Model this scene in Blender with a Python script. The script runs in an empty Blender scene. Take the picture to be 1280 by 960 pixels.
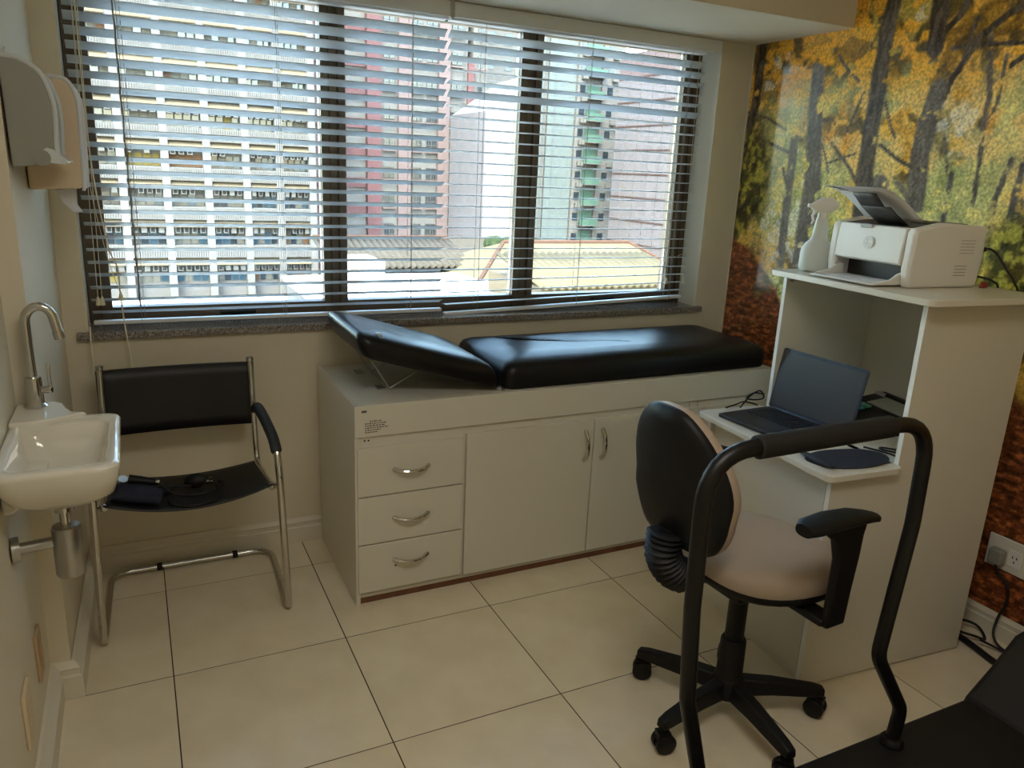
import bpy, bmesh, math, random
import numpy as np
from mathutils import Vector, Matrix
random.seed(7); rng = np.random.default_rng(7)
S = bpy.context.scene
COL = S.collection
PI = math.pi

# ------------------------------------------------------------------ camera
cam = bpy.data.cameras.new('camera'); cam_ob = bpy.data.objects.new('camera', cam); COL.objects.link(cam_ob)
cam.sensor_width = 36; cam.lens = 956.41/1280*36; cam.clip_start = .02; cam.clip_end = 600
R_ = Vector((0.89887845, -0.4359784, 0.04404954)); U_ = Vector((0.07831039, 0.2587309, 0.96276986)); F_ = Vector((0.43114384, 0.86196354, -0.26670927))
M = Matrix.Identity(4)
for i in range(3):
    M[i][0] = R_[i]; M[i][1] = U_[i]; M[i][2] = -F_[i]
M[0][3], M[1][3], M[2][3] = 0.58955, -3.13310, 1.73147
cam_ob.matrix_world = M
S.camera = cam_ob

# ------------------------------------------------------------------ world, sun, added fill light, exposure
wd = bpy.data.worlds.new('world'); S.world = wd; wd.use_nodes = True
nt = wd.node_tree; bg = nt.nodes['Background']
sky = nt.nodes.new('ShaderNodeTexSky'); sky.sky_type = 'NISHITA'; sky.sun_disc = False
sky.sun_elevation = math.radians(48); sky.sun_rotation = math.radians(215); sky.air_density = 1.2; sky.dust_density = 2.5
nt.links.new(sky.outputs[0], bg.inputs[0]); bg.inputs[1].default_value = 4.6

def light(name, kind, loc, energy, color=(1, 1, 1), rot=None, size=None):
    l = bpy.data.lights.new(name, kind); l.energy = energy; l.color = color
    o = bpy.data.objects.new(name, l); o.location = loc; COL.objects.link(o)
    if rot: o.rotation_euler = rot
    if size:
        l.shape = 'RECTANGLE'; l.size, l.size_y = size
    return o
sun = light('sun', 'SUN', (0, 0, 60), 16, (1, .95, .87)); sun.data.angle = math.radians(.8)
sun.rotation_euler = Vector((.30, .36, -.88)).to_track_quat('-Z', 'Y').to_euler()
# added fill light, out of view under the ceiling, to brighten the room
light('added_fill_light', 'AREA', (1.2, -2.6, 2.755), 19, (1, .95, .87), (0, 0, 0), (1.0, .6))

vs = S.view_settings; vs.view_transform = 'Standard'; vs.look = 'None'; vs.exposure = 0.0; vs.gamma = 1.0; vs.use_curve_mapping = False
S.cycles.max_bounces = 10; S.cycles.diffuse_bounces = 5; S.cycles.glossy_bounces = 5; S.cycles.transparent_max_bounces = 24
S.cycles.sample_clamp_indirect = 12.0
S.cycles.use_denoising = True

# ------------------------------------------------------------------ materials
def lin(c):
    return tuple(((x/12.92) if x <= .04045 else ((x+.055)/1.055)**2.4) for x in [v/255 for v in c])
def mat(name, rgb, rough=.5, metal=0.0, spec=.5, var=0.0, scale=8.0, bump=0.0, bscale=60.0, coat=0.0, rgb2=None, detail=4):
    m = bpy.data.materials.new(name); m.use_nodes = True
    t = m.node_tree; b = t.nodes['Principled BSDF']
    c = lin(rgb)
    b.inputs['Base Color'].default_value = (*c, 1); b.inputs['Roughness'].default_value = rough
    b.inputs['Metallic'].default_value = metal; b.inputs['Specular IOR Level'].default_value = spec
    b.inputs['Coat Weight'].default_value = coat
    if var or rgb2 or bump:
        tc = t.nodes.new('ShaderNodeTexCoord')
    if var or rgb2:
        n = t.nodes.new('ShaderNodeTexNoise'); n.inputs['Scale'].default_value = scale; n.inputs['Detail'].default_value = detail
        t.links.new(tc.outputs['Object'], n.inputs['Vector'])
        r = t.nodes.new('ShaderNodeValToRGB')
        c2 = lin(rgb2) if rgb2 else tuple(min(1, x*(1+var)) for x in c)
        c1 = c if rgb2 else tuple(x*(1-var) for x in c)
        r.color_ramp.elements[0].position = .3; r.color_ramp.elements[1].position = .7
        r.color_ramp.elements[0].color = (*c1, 1); r.color_ramp.elements[1].color = (*c2, 1)
        t.links.new(n.outputs['Fac'], r.inputs[0]); t.links.new(r.outputs[0], b.inputs['Base Color'])
    if bump:
        n2 = t.nodes.new('ShaderNodeTexNoise'); n2.inputs['Scale'].default_value = bscale; n2.inputs['Detail'].default_value = 3
        t.links.new(tc.outputs['Object'], n2.inputs['Vector'])
        bp = t.nodes.new('ShaderNodeBump'); bp.inputs['Strength'].default_value = bump; bp.inputs['Distance'].default_value = .004
        t.links.new(n2.outputs['Fac'], bp.inputs['Height']); t.links.new(bp.outputs[0], b.inputs['Normal'])
    return m
def glass_mat(name, tint=(235, 242, 240), refl=.06):
    m = bpy.data.materials.new(name); m.use_nodes = True; t = m.node_tree
    for n in list(t.nodes): t.nodes.remove(n)
    o = t.nodes.new('ShaderNodeOutputMaterial'); tr = t.nodes.new('ShaderNodeBsdfTransparent'); gl = t.nodes.new('ShaderNodeBsdfGlossy')
    tr.inputs[0].default_value = (*lin(tint), 1); gl.inputs['Roughness'].default_value = .01
    fr = t.nodes.new('ShaderNodeFresnel'); fr.inputs[0].default_value = 1.45
    mx = t.nodes.new('ShaderNodeMixShader'); t.links.new(fr.outputs[0], mx.inputs[0]); t.links.new(tr.outputs[0], mx.inputs[1]); t.links.new(gl.outputs[0], mx.inputs[2])
    t.links.new(mx.outputs[0], o.inputs[0]); return m

m_wall = mat('wall_paint', (220, 210, 187), .62, var=.03, scale=3, bump=.06, bscale=90)
m_ceil = mat('ceiling_paint', (232, 228, 216), .7)
m_tile = mat('beige_tile', (224, 210, 180), .15, spec=.5, rgb2=(236, 224, 198), scale=5, detail=8)
m_grout = mat('grout', (48, 34, 26), .95)
m_trim = mat('baseboard_paint', (222, 214, 194), .4)
m_bronze = mat('bronze_frame', (92, 76, 56), .42, metal=.25)
m_black = mat('black_plastic', (18, 18, 18), .5, spec=.3)
m_blackm = mat('black_metal', (15, 14, 13), .40, spec=.35, bump=.05, bscale=200)
m_foam = mat('black_foam', (15, 13, 12), .7, bump=.35, bscale=350)
m_rubber = mat('black_rubber', (16, 16, 17), .6)
m_slat = mat('white_slat', (228, 231, 232), .4)
def translucent(m, amount, rgb):
    t = m.node_tree; b = t.nodes['Principled BSDF']; o = t.nodes['Material Output']
    tr = t.nodes.new('ShaderNodeBsdfTranslucent'); tr.inputs[0].default_value = (*lin(rgb), 1); mx = t.nodes.new('ShaderNodeMixShader'); mx.inputs[0].default_value = amount
    t.links.new(b.outputs[0], mx.inputs[1]); t.links.new(tr.outputs[0], mx.inputs[2]); t.links.new(mx.outputs[0], o.inputs[0])
m_slatt = mat('white_slat_thin', (228, 231, 232), .4); translucent(m_slatt, .34, (244, 244, 244))
m_cord = mat('blind_cord', (226, 216, 190), .8)
m_cordd = mat('ladder_cord', (150, 140, 124), .8)
m_granite = mat('granite', (70, 64, 60), .18, rgb2=(168, 160, 150), scale=170, detail=2)
m_white = mat('white_laminate', (216, 211, 195), .28, spec=.5)
m_edge = mat('white_edge_band', (238, 238, 232), .35)
m_brown = mat('brown_plinth', (112, 72, 46), .6, var=.2, scale=20)
m_chrome = mat('chrome', (206, 204, 198), .12, metal=1)
m_steel = mat('brushed_steel', (178, 176, 170), .32, metal=1)
m_leather = mat('black_leatherette', (17, 17, 18), .36, spec=.3, bump=.08, bscale=30)
m_sling = mat('black_sling_leather', (22, 22, 23), .5, bump=.12, bscale=200)
m_arm = mat('black_soft_arm', (40, 44, 46), .5)
m_porc = mat('porcelain', (222, 217, 202), .08, spec=.6, coat=.4)
m_grayp = mat('gray_dispenser', (150, 150, 142), .35)
m_clear = mat('pale_clear_plastic', (206, 212, 212), .15)
m_beigep = mat('beige_dispenser', (226, 204, 172), .4)
m_paper = mat('paper', (240, 240, 240), .8); translucent(m_paper, .35, (240, 240, 240))
m_plate = mat('cream_plate', (216, 196, 160), .45)
m_tan = mat('worn_tan_plate', (186, 156, 120), .5)
m_socket = mat('white_socket', (226, 222, 208), .4)
m_navy = mat('navy_cloth', (30, 34, 54), .8, bump=.3, bscale=300)
m_taupe = mat('taupe_upholstery', (176, 158, 138), .6, bump=.05, bscale=120)
m_laptop = mat('dark_laptop', (42, 43, 47), .42, metal=.4)
m_lapedge = mat('blue_gray_laptop', (72, 77, 88), .35, metal=.6)
m_screen = mat('laptop_screen', (66, 66, 70), .28, spec=.8)
m_key = mat('laptop_key', (20, 20, 22), .5)
m_printer = mat('printer_white', (230, 228, 220), .38)
m_printerd = mat('printer_dark', (58, 58, 58), .45)
m_vent = mat('printer_vent', (150, 146, 138), .5)
m_lcd = mat('grey_lcd', (146, 150, 138), .25)
m_teal = mat('teal_key', (92, 170, 165), .4)
m_green = mat('green_key', (90, 160, 120), .4)
m_copper = mat('copper', (186, 96, 60), .3, metal=.8, bump=.6, bscale=120)
m_red = mat('red_plastic', (150, 48, 36), .5)
m_pad = mat('mouse_pad_cloth', (34, 36, 46), .75)
m_print = mat('grey_print', (96, 92, 86), .8)
m_ltgrey = mat('light_grey', (178, 178, 174), .45)
m_glass = glass_mat('window_glass')
def bottle_mat(name, rgb, trans, rough=.25):
    m = mat(name, rgb, rough); b = m.node_tree.nodes['Principled BSDF']
    b.inputs['Transmission Weight'].default_value = trans; b.inputs['IOR'].default_value = 1.3
    return m
m_bottle = bottle_mat('frosted_bottle', (240, 243, 236), .35, .3)
# outside: city surfaces; omat darkens their colours evenly to offset the strong daylight
def omat(name, rgb, *a, **k):
    f = OUT_ALB ** (1/2.2)
    k.setdefault('spec', .12)
    return mat(name, tuple(c*f for c in rgb), *a, **k)
OUT_ALB = .10
m_owhite = omat('facade_white', (214, 211, 208), .8, var=.08, scale=.8)
m_ocream = omat('facade_cream', (214, 192, 156), .8, var=.1, scale=1.5)
m_opink = omat('facade_pink', (222, 192, 192), .8, var=.05, scale=.6)
m_ored = omat('facade_red', (204, 142, 146), .8, var=.05, scale=.6)
m_olav = omat('facade_lavender', (232, 228, 238), .8, var=.04, scale=.4)
m_omint = omat('facade_mint', (206, 226, 226), .7, var=.04, scale=.5)
m_otile = omat('facade_tile', (236, 226, 232), .6, var=.04, scale=1.2)
m_ogrid = omat('facade_joint', (120, 96, 94), .8)
m_obrown = omat('facade_slab_line', (150, 112, 104), .8)
m_oglass = omat('far_glass', (74, 92, 108), .12, spec=.6)
m_oglassb = omat('far_glass_blue', (92, 142, 172), .12, spec=.6)
m_oglassg = omat('far_glass_green', (160, 220, 198), .2)
m_ocurt = omat('far_curtain', (206, 200, 180), .7)
m_oyel = omat('far_yellow_panel', (226, 196, 76), .6)
m_oora = omat('far_orange_panel', (206, 142, 84), .6)
m_oac = omat('ac_unit', (214, 212, 206), .6)
m_odark = omat('dark_void', (60, 58, 58), .8)
m_oroofw = mat('roof_white', (150, 145, 136), .8, var=.08, scale=.4)
m_oroofy = omat('roof_tan', (204, 186, 142), .85, var=.12, scale=.8)
m_oroofr = omat('roof_ridge_terracotta', (176, 124, 98), .85)
m_oroofg = omat('roof_grey_tile', (150, 138, 120), .9, var=.15, scale=3)
m_ground = mat('pale_concrete_ground', (196, 190, 180), .9)
m_leaf = omat('foliage', (84, 110, 54), .8, var=.3, scale=3)
m_conc = omat('weathered_concrete', (150, 142, 136), .9, var=.15, scale=1)

# ------------------------------------------------------------------ mesh building
class MB:
    def __init__(s): s.v = []; s.f = []
    def add(s, vs, fs):
        n = len(s.v); s.v += [tuple(p) for p in vs]; s.f += [tuple(i+n for i in f) for f in fs]; return s
    def box(s, x0, x1, y0, y1, z0, z1):
        return s.add([(x0, y0, z0), (x1, y0, z0), (x1, y1, z0), (x0, y1, z0), (x0, y0, z1), (x1, y0, z1), (x1, y1, z1), (x0, y1, z1)],
                     [(3, 2, 1, 0), (4, 5, 6, 7), (0, 1, 5, 4), (1, 2, 6, 5), (2, 3, 7, 6), (3, 0, 4, 7)])
    def obox(s, c, size, mat3=None):
        hx, hy, hz = [a/2 for a in size]; m = mat3 or Matrix.Identity(3); c = Vector(c)
        t = MB().box(-hx, hx, -hy, hy, -hz, hz)
        return s.add([c + m @ Vector(p) for p in t.v], t.f)
    def loft(s, rings, cap0=True, cap1=True, closed=False):
        n = len(rings[0]); base = len(s.v); k = len(rings)
        for r in rings: s.v += [tuple(p) for p in r]
        for a in range(k if closed else k-1):
            b = (a+1) % k
            for i in range(n):
                j = (i+1) % n
                s.f.append((base+a*n+i, base+a*n+j, base+b*n+j, base+b*n+i))
        if not closed:
            if cap0: s.f.append(tuple(base+i for i in reversed(range(n))))
            if cap1: s.f.append(tuple(base+(k-1)*n+i for i in range(n)))
        return s
    def tube(s, pts, r, seg=8, closed=False, flat=1.0):
        pts = [Vector(p) for p in pts]; k = len(pts); rings = []
        rr = r if isinstance(r, (list, tuple)) else [r]*k
        T = []
        for i in range(k):
            a = pts[(i-1) % k] if (closed or i > 0) else pts[i]; b = pts[(i+1) % k] if (closed or i < k-1) else pts[i]
            T.append((b-a).normalized())
        ref = Vector((0, 0, 1)) if abs(T[0].z) < .9 else Vector((1, 0, 0))
        nrm = (ref - T[0]*ref.dot(T[0])).normalized()
        for i in range(k):
            nrm = (nrm - T[i]*nrm.dot(T[i])).normalized(); bi = T[i].cross(nrm)
            rings.append([pts[i] + (nrm*math.cos(2*PI*j/seg)*flat + bi*math.sin(2*PI*j/seg))*rr[i] for j in range(seg)])
        return s.loft(rings, closed=closed)
    def cyl(s, c, r, h, axis='z', seg=20, r2=None):
        c = Vector(c); d = {'x': Vector((1, 0, 0)), 'y': Vector((0, 1, 0)), 'z': Vector((0, 0, 1))}[axis] if isinstance(axis, str) else Vector(axis).normalized()
        return s.tube([c, c+d*h], [r, r if r2 is None else r2], seg)
    def lathe(s, prof, c=(0, 0, 0), seg=24, sx=1, sy=1):
        return s.loft([[(c[0]+r*sx*math.cos(2*PI*j/seg), c[1]+r*sy*math.sin(2*PI*j/seg), c[2]+z) for j in range(seg)] for r, z in prof])
    def prism(s, poly, a0, a1, axis='z'):
        def P(p, a): return {'z': (p[0], p[1], a), 'y': (p[0], a, p[1]), 'x': (a, p[0], p[1])}[axis]
        return s.loft([[P(p, a0) for p in poly], [P(p, a1) for p in poly]])
    def grid(s, rows):
        n = len(rows[0]); b = len(s.v)
        for r in rows: s.v += [tuple(p) for p in r]
        for i in range(len(rows)-1):
            for j in range(n-1): s.f.append((b+i*n+j, b+i*n+j+1, b+(i+1)*n+j+1, b+(i+1)*n+j))
        return s
    def ball(s, c, r, seg=12, sc=(1, 1, 1)):
        return s.loft([[(c[0]+r*sc[0]*math.sin(PI*a/seg)*math.cos(2*PI*j/(seg+4)), c[1]+r*sc[1]*math.sin(PI*a/seg)*math.sin(2*PI*j/(seg+4)), c[2]-r*sc[2]*math.cos(PI*a/seg)) for j in range(seg+4)] for a in [.15]+list(range(1, seg))+[seg-.15]])
    def mesh(s, name, m, smooth=35, off=None, fix=True):
        me = bpy.data.meshes.new(name)
        vs = s.v if off is None else [(p[0]-off[0], p[1]-off[1], p[2]-off[2]) for p in s.v]
        me.from_pydata(vs, [], s.f); me.update()
        if fix:
            bm = bmesh.new(); bm.from_mesh(me); bmesh.ops.recalc_face_normals(bm, faces=bm.faces); bm.to_mesh(me); bm.free()
        if m: me.materials.append(m)
        if smooth:
            me.polygons.foreach_set('use_smooth', [True]*len(me.polygons)); me.set_sharp_from_angle(angle=math.radians(smooth))
        return me
    def build(s, name, m, parent=None, bevel=0, seg=2, smooth=35, world=True, label=None, solid=0):
        off = origin(parent) if (parent and world) else None
        o = link(name, s.mesh(name, m, smooth, off), parent)
        if solid:
            d = o.modifiers.new('solid', 'SOLIDIFY'); d.thickness = solid; d.offset = 0
        if bevel:
            d = o.modifiers.new('bevel', 'BEVEL'); d.width = bevel; d.segments = seg; d.limit_method = 'ANGLE'; d.angle_limit = math.radians(40)
            d.harden_normals = False
        if label: o['label'] = label
        return o
def origin(p):
    v = Vector((0, 0, 0))
    while p: v += Vector(p.location); p = p.parent
    return v
def link(name, me, parent=None, loc=None):
    o = bpy.data.objects.new(name, me); COL.objects.link(o)
    if parent: o.parent = parent
    if loc is not None: o.location = loc
    return o
def tag(o, label=None, cat=None, group=None, kind=None):
    for k, v in (('label', label), ('category', cat), ('group', group), ('kind', kind)):
        if v: o[k] = v
    return o
def thing(name, label, cat, loc=(0, 0, 0), rz=0, group=None):
    o = bpy.data.objects.new(name, None); COL.objects.link(o); o.location = loc; o.rotation_euler = (0, 0, rz); o.empty_display_size = .05
    return tag(o, label, cat, group)
def struct(name, mb, m, parent=None, bevel=0, label=None):
    o = mb.build(name, m, parent, bevel=bevel); 
    if not parent: o['kind'] = 'structure'
    if label: o['label'] = label
    return o
def fillet(pts, r, n=6, closed=False):
    pts = [Vector(p) for p in pts]; out = []
    for i, p in enumerate(pts):
        if not closed and i in (0, len(pts)-1): out.append(p); continue
        a = pts[i-1]-p; b = pts[(i+1) % len(pts)]-p; la, lb = a.length, b.length; a.normalize(); b.normalize()
        ri = r[i] if isinstance(r, (list, tuple)) else r
        ang = a.angle(b); d = min(ri/math.tan(ang/2) if ang > .01 else 0, la*.48, lb*.48)
        p0, p1 = p+a*d, p+b*d
        for k in range(n+1):
            t = k/n; out.append(p0*(1-t)**2 + p*2*t*(1-t) + p1*t*t)
    return out
def spline(pts, n=8, closed=False):
    pts = [Vector(p) for p in pts]; out = []; k = len(pts)
    for i in range(k if closed else k-1):
        g = (lambda j: pts[j % k]) if closed else (lambda j: pts[max(0, min(k-1, j))])
        a, b, c, d = g(i-1), g(i), g(i+1), g(i+2)
        for s in range(n):
            t = s/n
            out.append(.5*((2*b)+(c-a)*t+(2*a-5*b+4*c-d)*t*t+(3*b-a-3*c+d)*t**3))
    if not closed: out.append(pts[-1])
    return out
def rrect(x0, x1, y0, y1, r, z, n=5):
    o = []
    for cx, cy, a0 in ((x1-r, y1-r, 0), (x0+r, y1-r, PI/2), (x0+r, y0+r, PI), (x1-r, y0+r, 1.5*PI)):
        for k in range(n+1):
            a = a0+PI/2*k/n; o.append((cx+r*math.cos(a), cy+r*math.sin(a), z))
    return o

# ================================================================== SETTING
XL, XR, YW, YF, ZC = .243, 3.62, .25, -4.2, 2.78
# floor: grout bed, tiles as single pieces on it
fl = struct('floor', MB().box(XL-.3, XR+.3, YF-.3, YW+.3, -.1, -.0015), m_grout)
tile_cache = {}
def floor_tile(x0, x1, y0, y1):
    key = (round(x1-x0, 3), round(y1-y0, 3))
    if key not in tile_cache:
        w, d = key[0]/2-.0019, key[1]/2-.0019
        mb = MB(); mb.loft([[(-w, -d, -.0014), (w, -d, -.0014), (w, d, -.0014), (-w, d, -.0014)], [(-w, -d, -.0006), (w, -d, -.0006), (w, d, -.0006), (-w, d, -.0006)],
                            [(-w+.001, -d+.001, 0), (w-.001, -d+.001, 0), (w-.001, d-.001, 0), (-w+.001, d-.001, 0)]], cap0=False)
        tile_cache[key] = mb.mesh('tile', m_tile, smooth=0)
    link('tile', tile_cache[key], fl, ((x0+x1)/2, (y0+y1)/2, 0))
xs = [XL, .6, 1.2, 1.8, 2.4, 3.0, XR]; ys = [YW, 0, -.6, -1.2, -1.8, -2.4, -3.0, -3.6, YF]
for i in range(len(xs)-1):
    for j in range(len(ys)-1): floor_tile(xs[i], xs[i+1], ys[j+1], ys[j])
struct('ceiling', MB().box(XL-.3, XR+.3, YF-.3, YW+.36, ZC, ZC+.12), m_ceil)
# window wall with its opening
WX0, WX1, WZ0, WZ1 = .406, 3.409, 1.05, 2.43
wb = MB(); wb.box(XL-.3, WX0, YW, YW+.3, 0, ZC); wb.box(WX1, XR+.3, YW, YW+.3, 0, ZC)
wb.box(WX0, WX1, YW, YW+.3, 0, WZ0-.03); wb.box(WX0, WX1, YW, YW+.3, WZ1, ZC)
struct('wall_back', wb, m_wall)
struct('wall_front', MB().box(XL-.3, XR+.3, YF-.2, YF, 0, ZC), m_wall)
# left wall with the pillar that juts out beside the window wall (its face runs slightly off square)
wl = MB(); wl.box(XL-.2, XL, YF, YW, 0, ZC)
struct('wall_left', wl, m_wall)
pil = MB(); pil.prism([(XL-.02, -.572), (.300, -.572), (.322, YW), (XL-.02, YW)], 0, ZC)
struct('trim_1', pil, m_wall)
# soffit over the blinds
struct('trim_2', MB().box(XL, XR, -.392, YW, 2.43, ZC), m_wall, bevel=.004)
# baseboards: stepped profile swept along the walls
def baseboard(name, pts, h=.118, t=.02):
    prof = [(0, 0), (t, 0), (t, h*.62), (t*.75, h*.66), (t*.75, h*.80), (t*.9, h*.84), (t*.55, h*.92), (t*.3, h), (0, h)]
    mb = MB(); P = [Vector((p[0], p[1])) for p in pts]; n = len(P); rings = []
    for i in range(n):
        d0 = (P[i]-P[i-1]).normalized() if i else None; d1 = (P[i+1]-P[i]).normalized() if i < n-1 else None
        nn = [Vector((d.y, -d.x)) for d in (d0, d1) if d is not None]
        m_ = nn[0] if len(nn) == 1 else (nn[0]+nn[1])/(1+nn[0].dot(nn[1]))
        rings.append([(P[i].x+m_.x*a, P[i].y+m_.y*a, z) for a, z in prof])
    mb.loft(rings); return struct(name, mb, m_trim)
baseboard('baseboard_left', [(XL, YF), (XL, -.572), (.302, -.572), (.324, YW)], .13, .03)
baseboard('baseboard_back', [(.33, YW), (XR, YW)], .123, .018)
baseboard('baseboard_right', [(XR, YW), (XR, YF)], .10, .02)

# ---- mural wall: the autumn-forest print is painted into a fine colour attribute, grain by nodes
def vnoise(Y, Z, s, seed):
    g = np.random.default_rng(seed).random((256, 256)); a, b = Y*s+100, Z*s+100
    i, j = np.floor(a).astype(int), np.floor(b).astype(int); fa, fb = a-i, b-j
    fa = fa*fa*(3-2*fa); fb = fb*fb*(3-2*fb); i %= 255; j %= 255
    return (g[i, j]*(1-fa)*(1-fb)+g[i+1, j]*fa*(1-fb)+g[i, j+1]*(1-fa)*fb+g[i+1, j+1]*fa*fb)
def fbm(Y, Z, s, seed, o=4):
    t = 0; w = 0
    for k in range(o): t = t+vnoise(Y, Z, s*2**k, seed+k)*.5**k; w += .5**k
    return t/w
def seg_dist(Y, Z, pts):
    d = np.full(Y.shape, 9.0)
    for (a, b), (c, e) in zip(pts[:-1], pts[1:]):
        vx, vz = c-a, e-b; L = vx*vx+vz*vz+1e-9
        t = np.clip(((Y-a)*vx+(Z-b)*vz)/L, 0, 1); d = np.minimum(d, np.hypot(Y-a-t*vx, Z-b-t*vz))
    return d
gy = np.linspace(YW, YF, 560); gz = np.linspace(0, ZC, 380)
Y, Z = np.meshgrid(gy, gz, indexing='ij')
C3 = lambda r, g, b: np.array(lin((r, g, b)))
def mix(a, b, t): return a*(1-t[..., None])+b*t[..., None]
def sm(x, a, b):
    t = np.clip((x-a)/(b-a), 0, 1); return t*t*(3-2*t)
n1 = fbm(Y, Z, 3, 1); n2 = fbm(Y, Z, 9, 11); n3 = fbm(Y*1.3, Z, 28, 21, 3); n4 = vnoise(Y, Z, 75, 31)
img = np.zeros(Y.shape+(3,)) + C3(176, 132, 50)
n5 = fbm(Y, Z, 6.5, 141, 3); n6 = fbm(Y, Z*1.25, 17, 151, 3)
img = mix(img, C3(96, 78, 36), sm(n5, .50, .62)*.85)
img = mix(img, C3(140, 132, 62), sm(n1, .50, .64)*.6)
img = mix(img, C3(236, 190, 84), sm(n6, .50, .60)*.85)
img = mix(img, C3(222, 150, 62), sm(fbm(Y, Z, 4.2, 161, 3), .54, .64)*sm(n6, .40, .55)*.45)
img = mix(img, C3(52, 44, 24), sm(fbm(Y, Z, 13, 41, 3), .535, .63)*.85)
# paler misty middle distance
mist = sm(Z, 1.25, 1.6)*(1-sm(Z, 2.05, 2.3))*(1-sm(np.abs(Y+.62), .55, .95))
img = mix(img, C3(214, 196, 132), mist*.45*sm(n2, .36, .58)); img = mix(img, C3(160, 164, 100), mist*.6*sm(n1, .42, .56))
# golden canopy at the top
can = sm(Z+.12*n2, 2.12, 2.35)
img = mix(img, C3(232, 168, 44), can*.7*sm(n6, .42, .56)); img = mix(img, C3(70, 52, 20), can*.75*sm(fbm(Y, Z, 9, 51, 3), .54, .64))
# pale sky gaps
for (cy, cz, r) in ((-.70, 2.44, .03), (.06, 2.32, .06), (-.16, 1.5, .14), (-.24, 1.85, .05), (-.75, 1.45, .10), (-1.0, 2.0, .07), (.12, 2.22, .04)):
    img = mix(img, C3(226, 222, 200), sm(-np.hypot(Y-cy, Z-cz)/r+5*(fbm(Y, Z, 26, 131)-.5), -.9, -.2)*.4)
# trunks
trk = C3(46, 39, 31); trk2 = C3(76, 66, 54)
def trunk(pts, w, haze=0.0, leaf=.62, w2=None):
    global img
    d = seg_dist(Y+.012*(n2-.5), Z, pts); wz = w
    if w2: 
        z0, z1 = pts[-1][1], pts[0][1]; wz = w2+(w-w2)*np.clip((Z-z0)/(z1-z0), 0, 1)
    m_ = 1-sm(d, wz*.75, wz*1.08)
    m_ = m_*(1-sm(fbm(Y, Z, 16, int(abs(pts[0][0])*100)+61), leaf, leaf+.07))
    c = mix(np.zeros(Y.shape+(3,))+trk, trk2, sm(fbm(Y*4, Z*.8, 20, 71, 2), .4, .65))
    if haze: c = c*(1-haze)+C3(150, 142, 128)*haze
    img = mix(img, c, m_)
trunk([(-.66, 1.75), (-.66, 1.2), (-.65, .9)], .05, .25)
trunk([(-.21, 2.28), (-.23, 2.11), (-.25, 1.93), (-.28, 1.7), (-.28, 1.51), (-.29, 1.31), (-.30, 1.05)], .042, .18, .60, .085)
trunk([(-.12, 1.95), (-.13, 1.6), (-.14, 1.28)], .03, .2, .6)
trunk([(-.87, 2.13), (-.85, 2.02), (-.84, 1.89), (-.85, 1.74), (-.86, 1.61), (-.87, 1.2)], .05, .22, .60)
trunk([(-.92, 2.17), (-.86, 1.95)], .015, .1)
trunk([(-.85, 1.81), (-.73, 1.86), (-.63, 1.92)], .010, .1)
trunk([(-.85, 1.66), (-.74, 1.78)], .014, .2)
for p, w in (([(-1.05, 2.32), (-1.09, 2.1), (-1.1, 1.93), (-1.11, 1.78), (-1.12, 1.5)], .018), ([(-1.13, 2.24), (-1.13, 2.07), (-1.1, 1.93)], .010), ([(-.07, 1.81), (-.12, 1.7), (-.13, 1.4)], .014),
             ([(.27, 2.1), (.08, 2.06), (-.05, 2.0)], .011), ([(.25, 1.99), (.03, 1.93), (-.09, 1.89)], .013), ([(-.30, 1.93), (-.36, 1.8)], .008), ([(-.36, 1.93), (-.48, 1.82), (-.56, 1.73)], .014),
             ([(-.35, 1.84), (-.53, 1.89)], .008), ([(-.94, 1.94), (-1.0, 1.73)], .012), ([(-1.27, 1.5), (-1.27, 1.64), (-1.28, 1.86)], .022), ([(-1.31, 1.74), (-1.28, 1.59)], .016), ([(-1.18, 1.5), (-1.2, 1.71), (-1.23, 1.86)], .018),
             ([(-1.0, 1.45), (-1.0, 1.8)], .02), ([(-1.38, 2.3), (-1.42, 1.4)], .03), ([(-.46, 2.2), (-.36, 2.28), (-.3, 2.35)], .012), ([(-.5, 2.15), (-.44, 1.98)], .010), ([(-.62, 2.1), (-.7, 1.95)], .010)):
    trunk(p, w*.72, .12, .60)
for p, w in (([(-.92, 2.17), (-1.01, 2.32), (-1.11, 2.39), (-1.3, 2.46)], .016), ([(-.9, 2.29), (-1.05, 2.29), (-1.25, 2.27)], .010), ([(-.83, 2.34), (-.91, 2.41), (-.97, 2.55)], .016), ([(-.95, 2.2), (-1.0, 2.5)], .010), ([(-1.15, 2.2), (-1.5, 2.42)], .012)):
    trunk(p, w, 0, .66)
trunk([(.19, 2.42), (.19, 2.14), (.24, 1.9)], .035, 0, .7)
trunk([(-.59, 2.78), (-.585, 2.55), (-.57, 2.38), (-.57, 2.21), (-.57, 2.03), (-.57, 1.86), (-.585, 1.64), (-.6, 1.3), (-.61, 1.0)], .040, .06, .68, .058)
trunk([(-.80, 2.78), (-.81, 2.5), (-.82, 2.30)], .046, 0, .72)
for p, w in (([(-1.9, 2.78), (-1.86, 1.9), (-1.88, 1.0)], .06), ([(-2.6, 2.78), (-2.55, 1.8), (-2.6, .9)], .07), ([(-3.4, 2.78), (-3.45, 1.0)], .06)):
    trunk(p, w, .05, .66)
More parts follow.
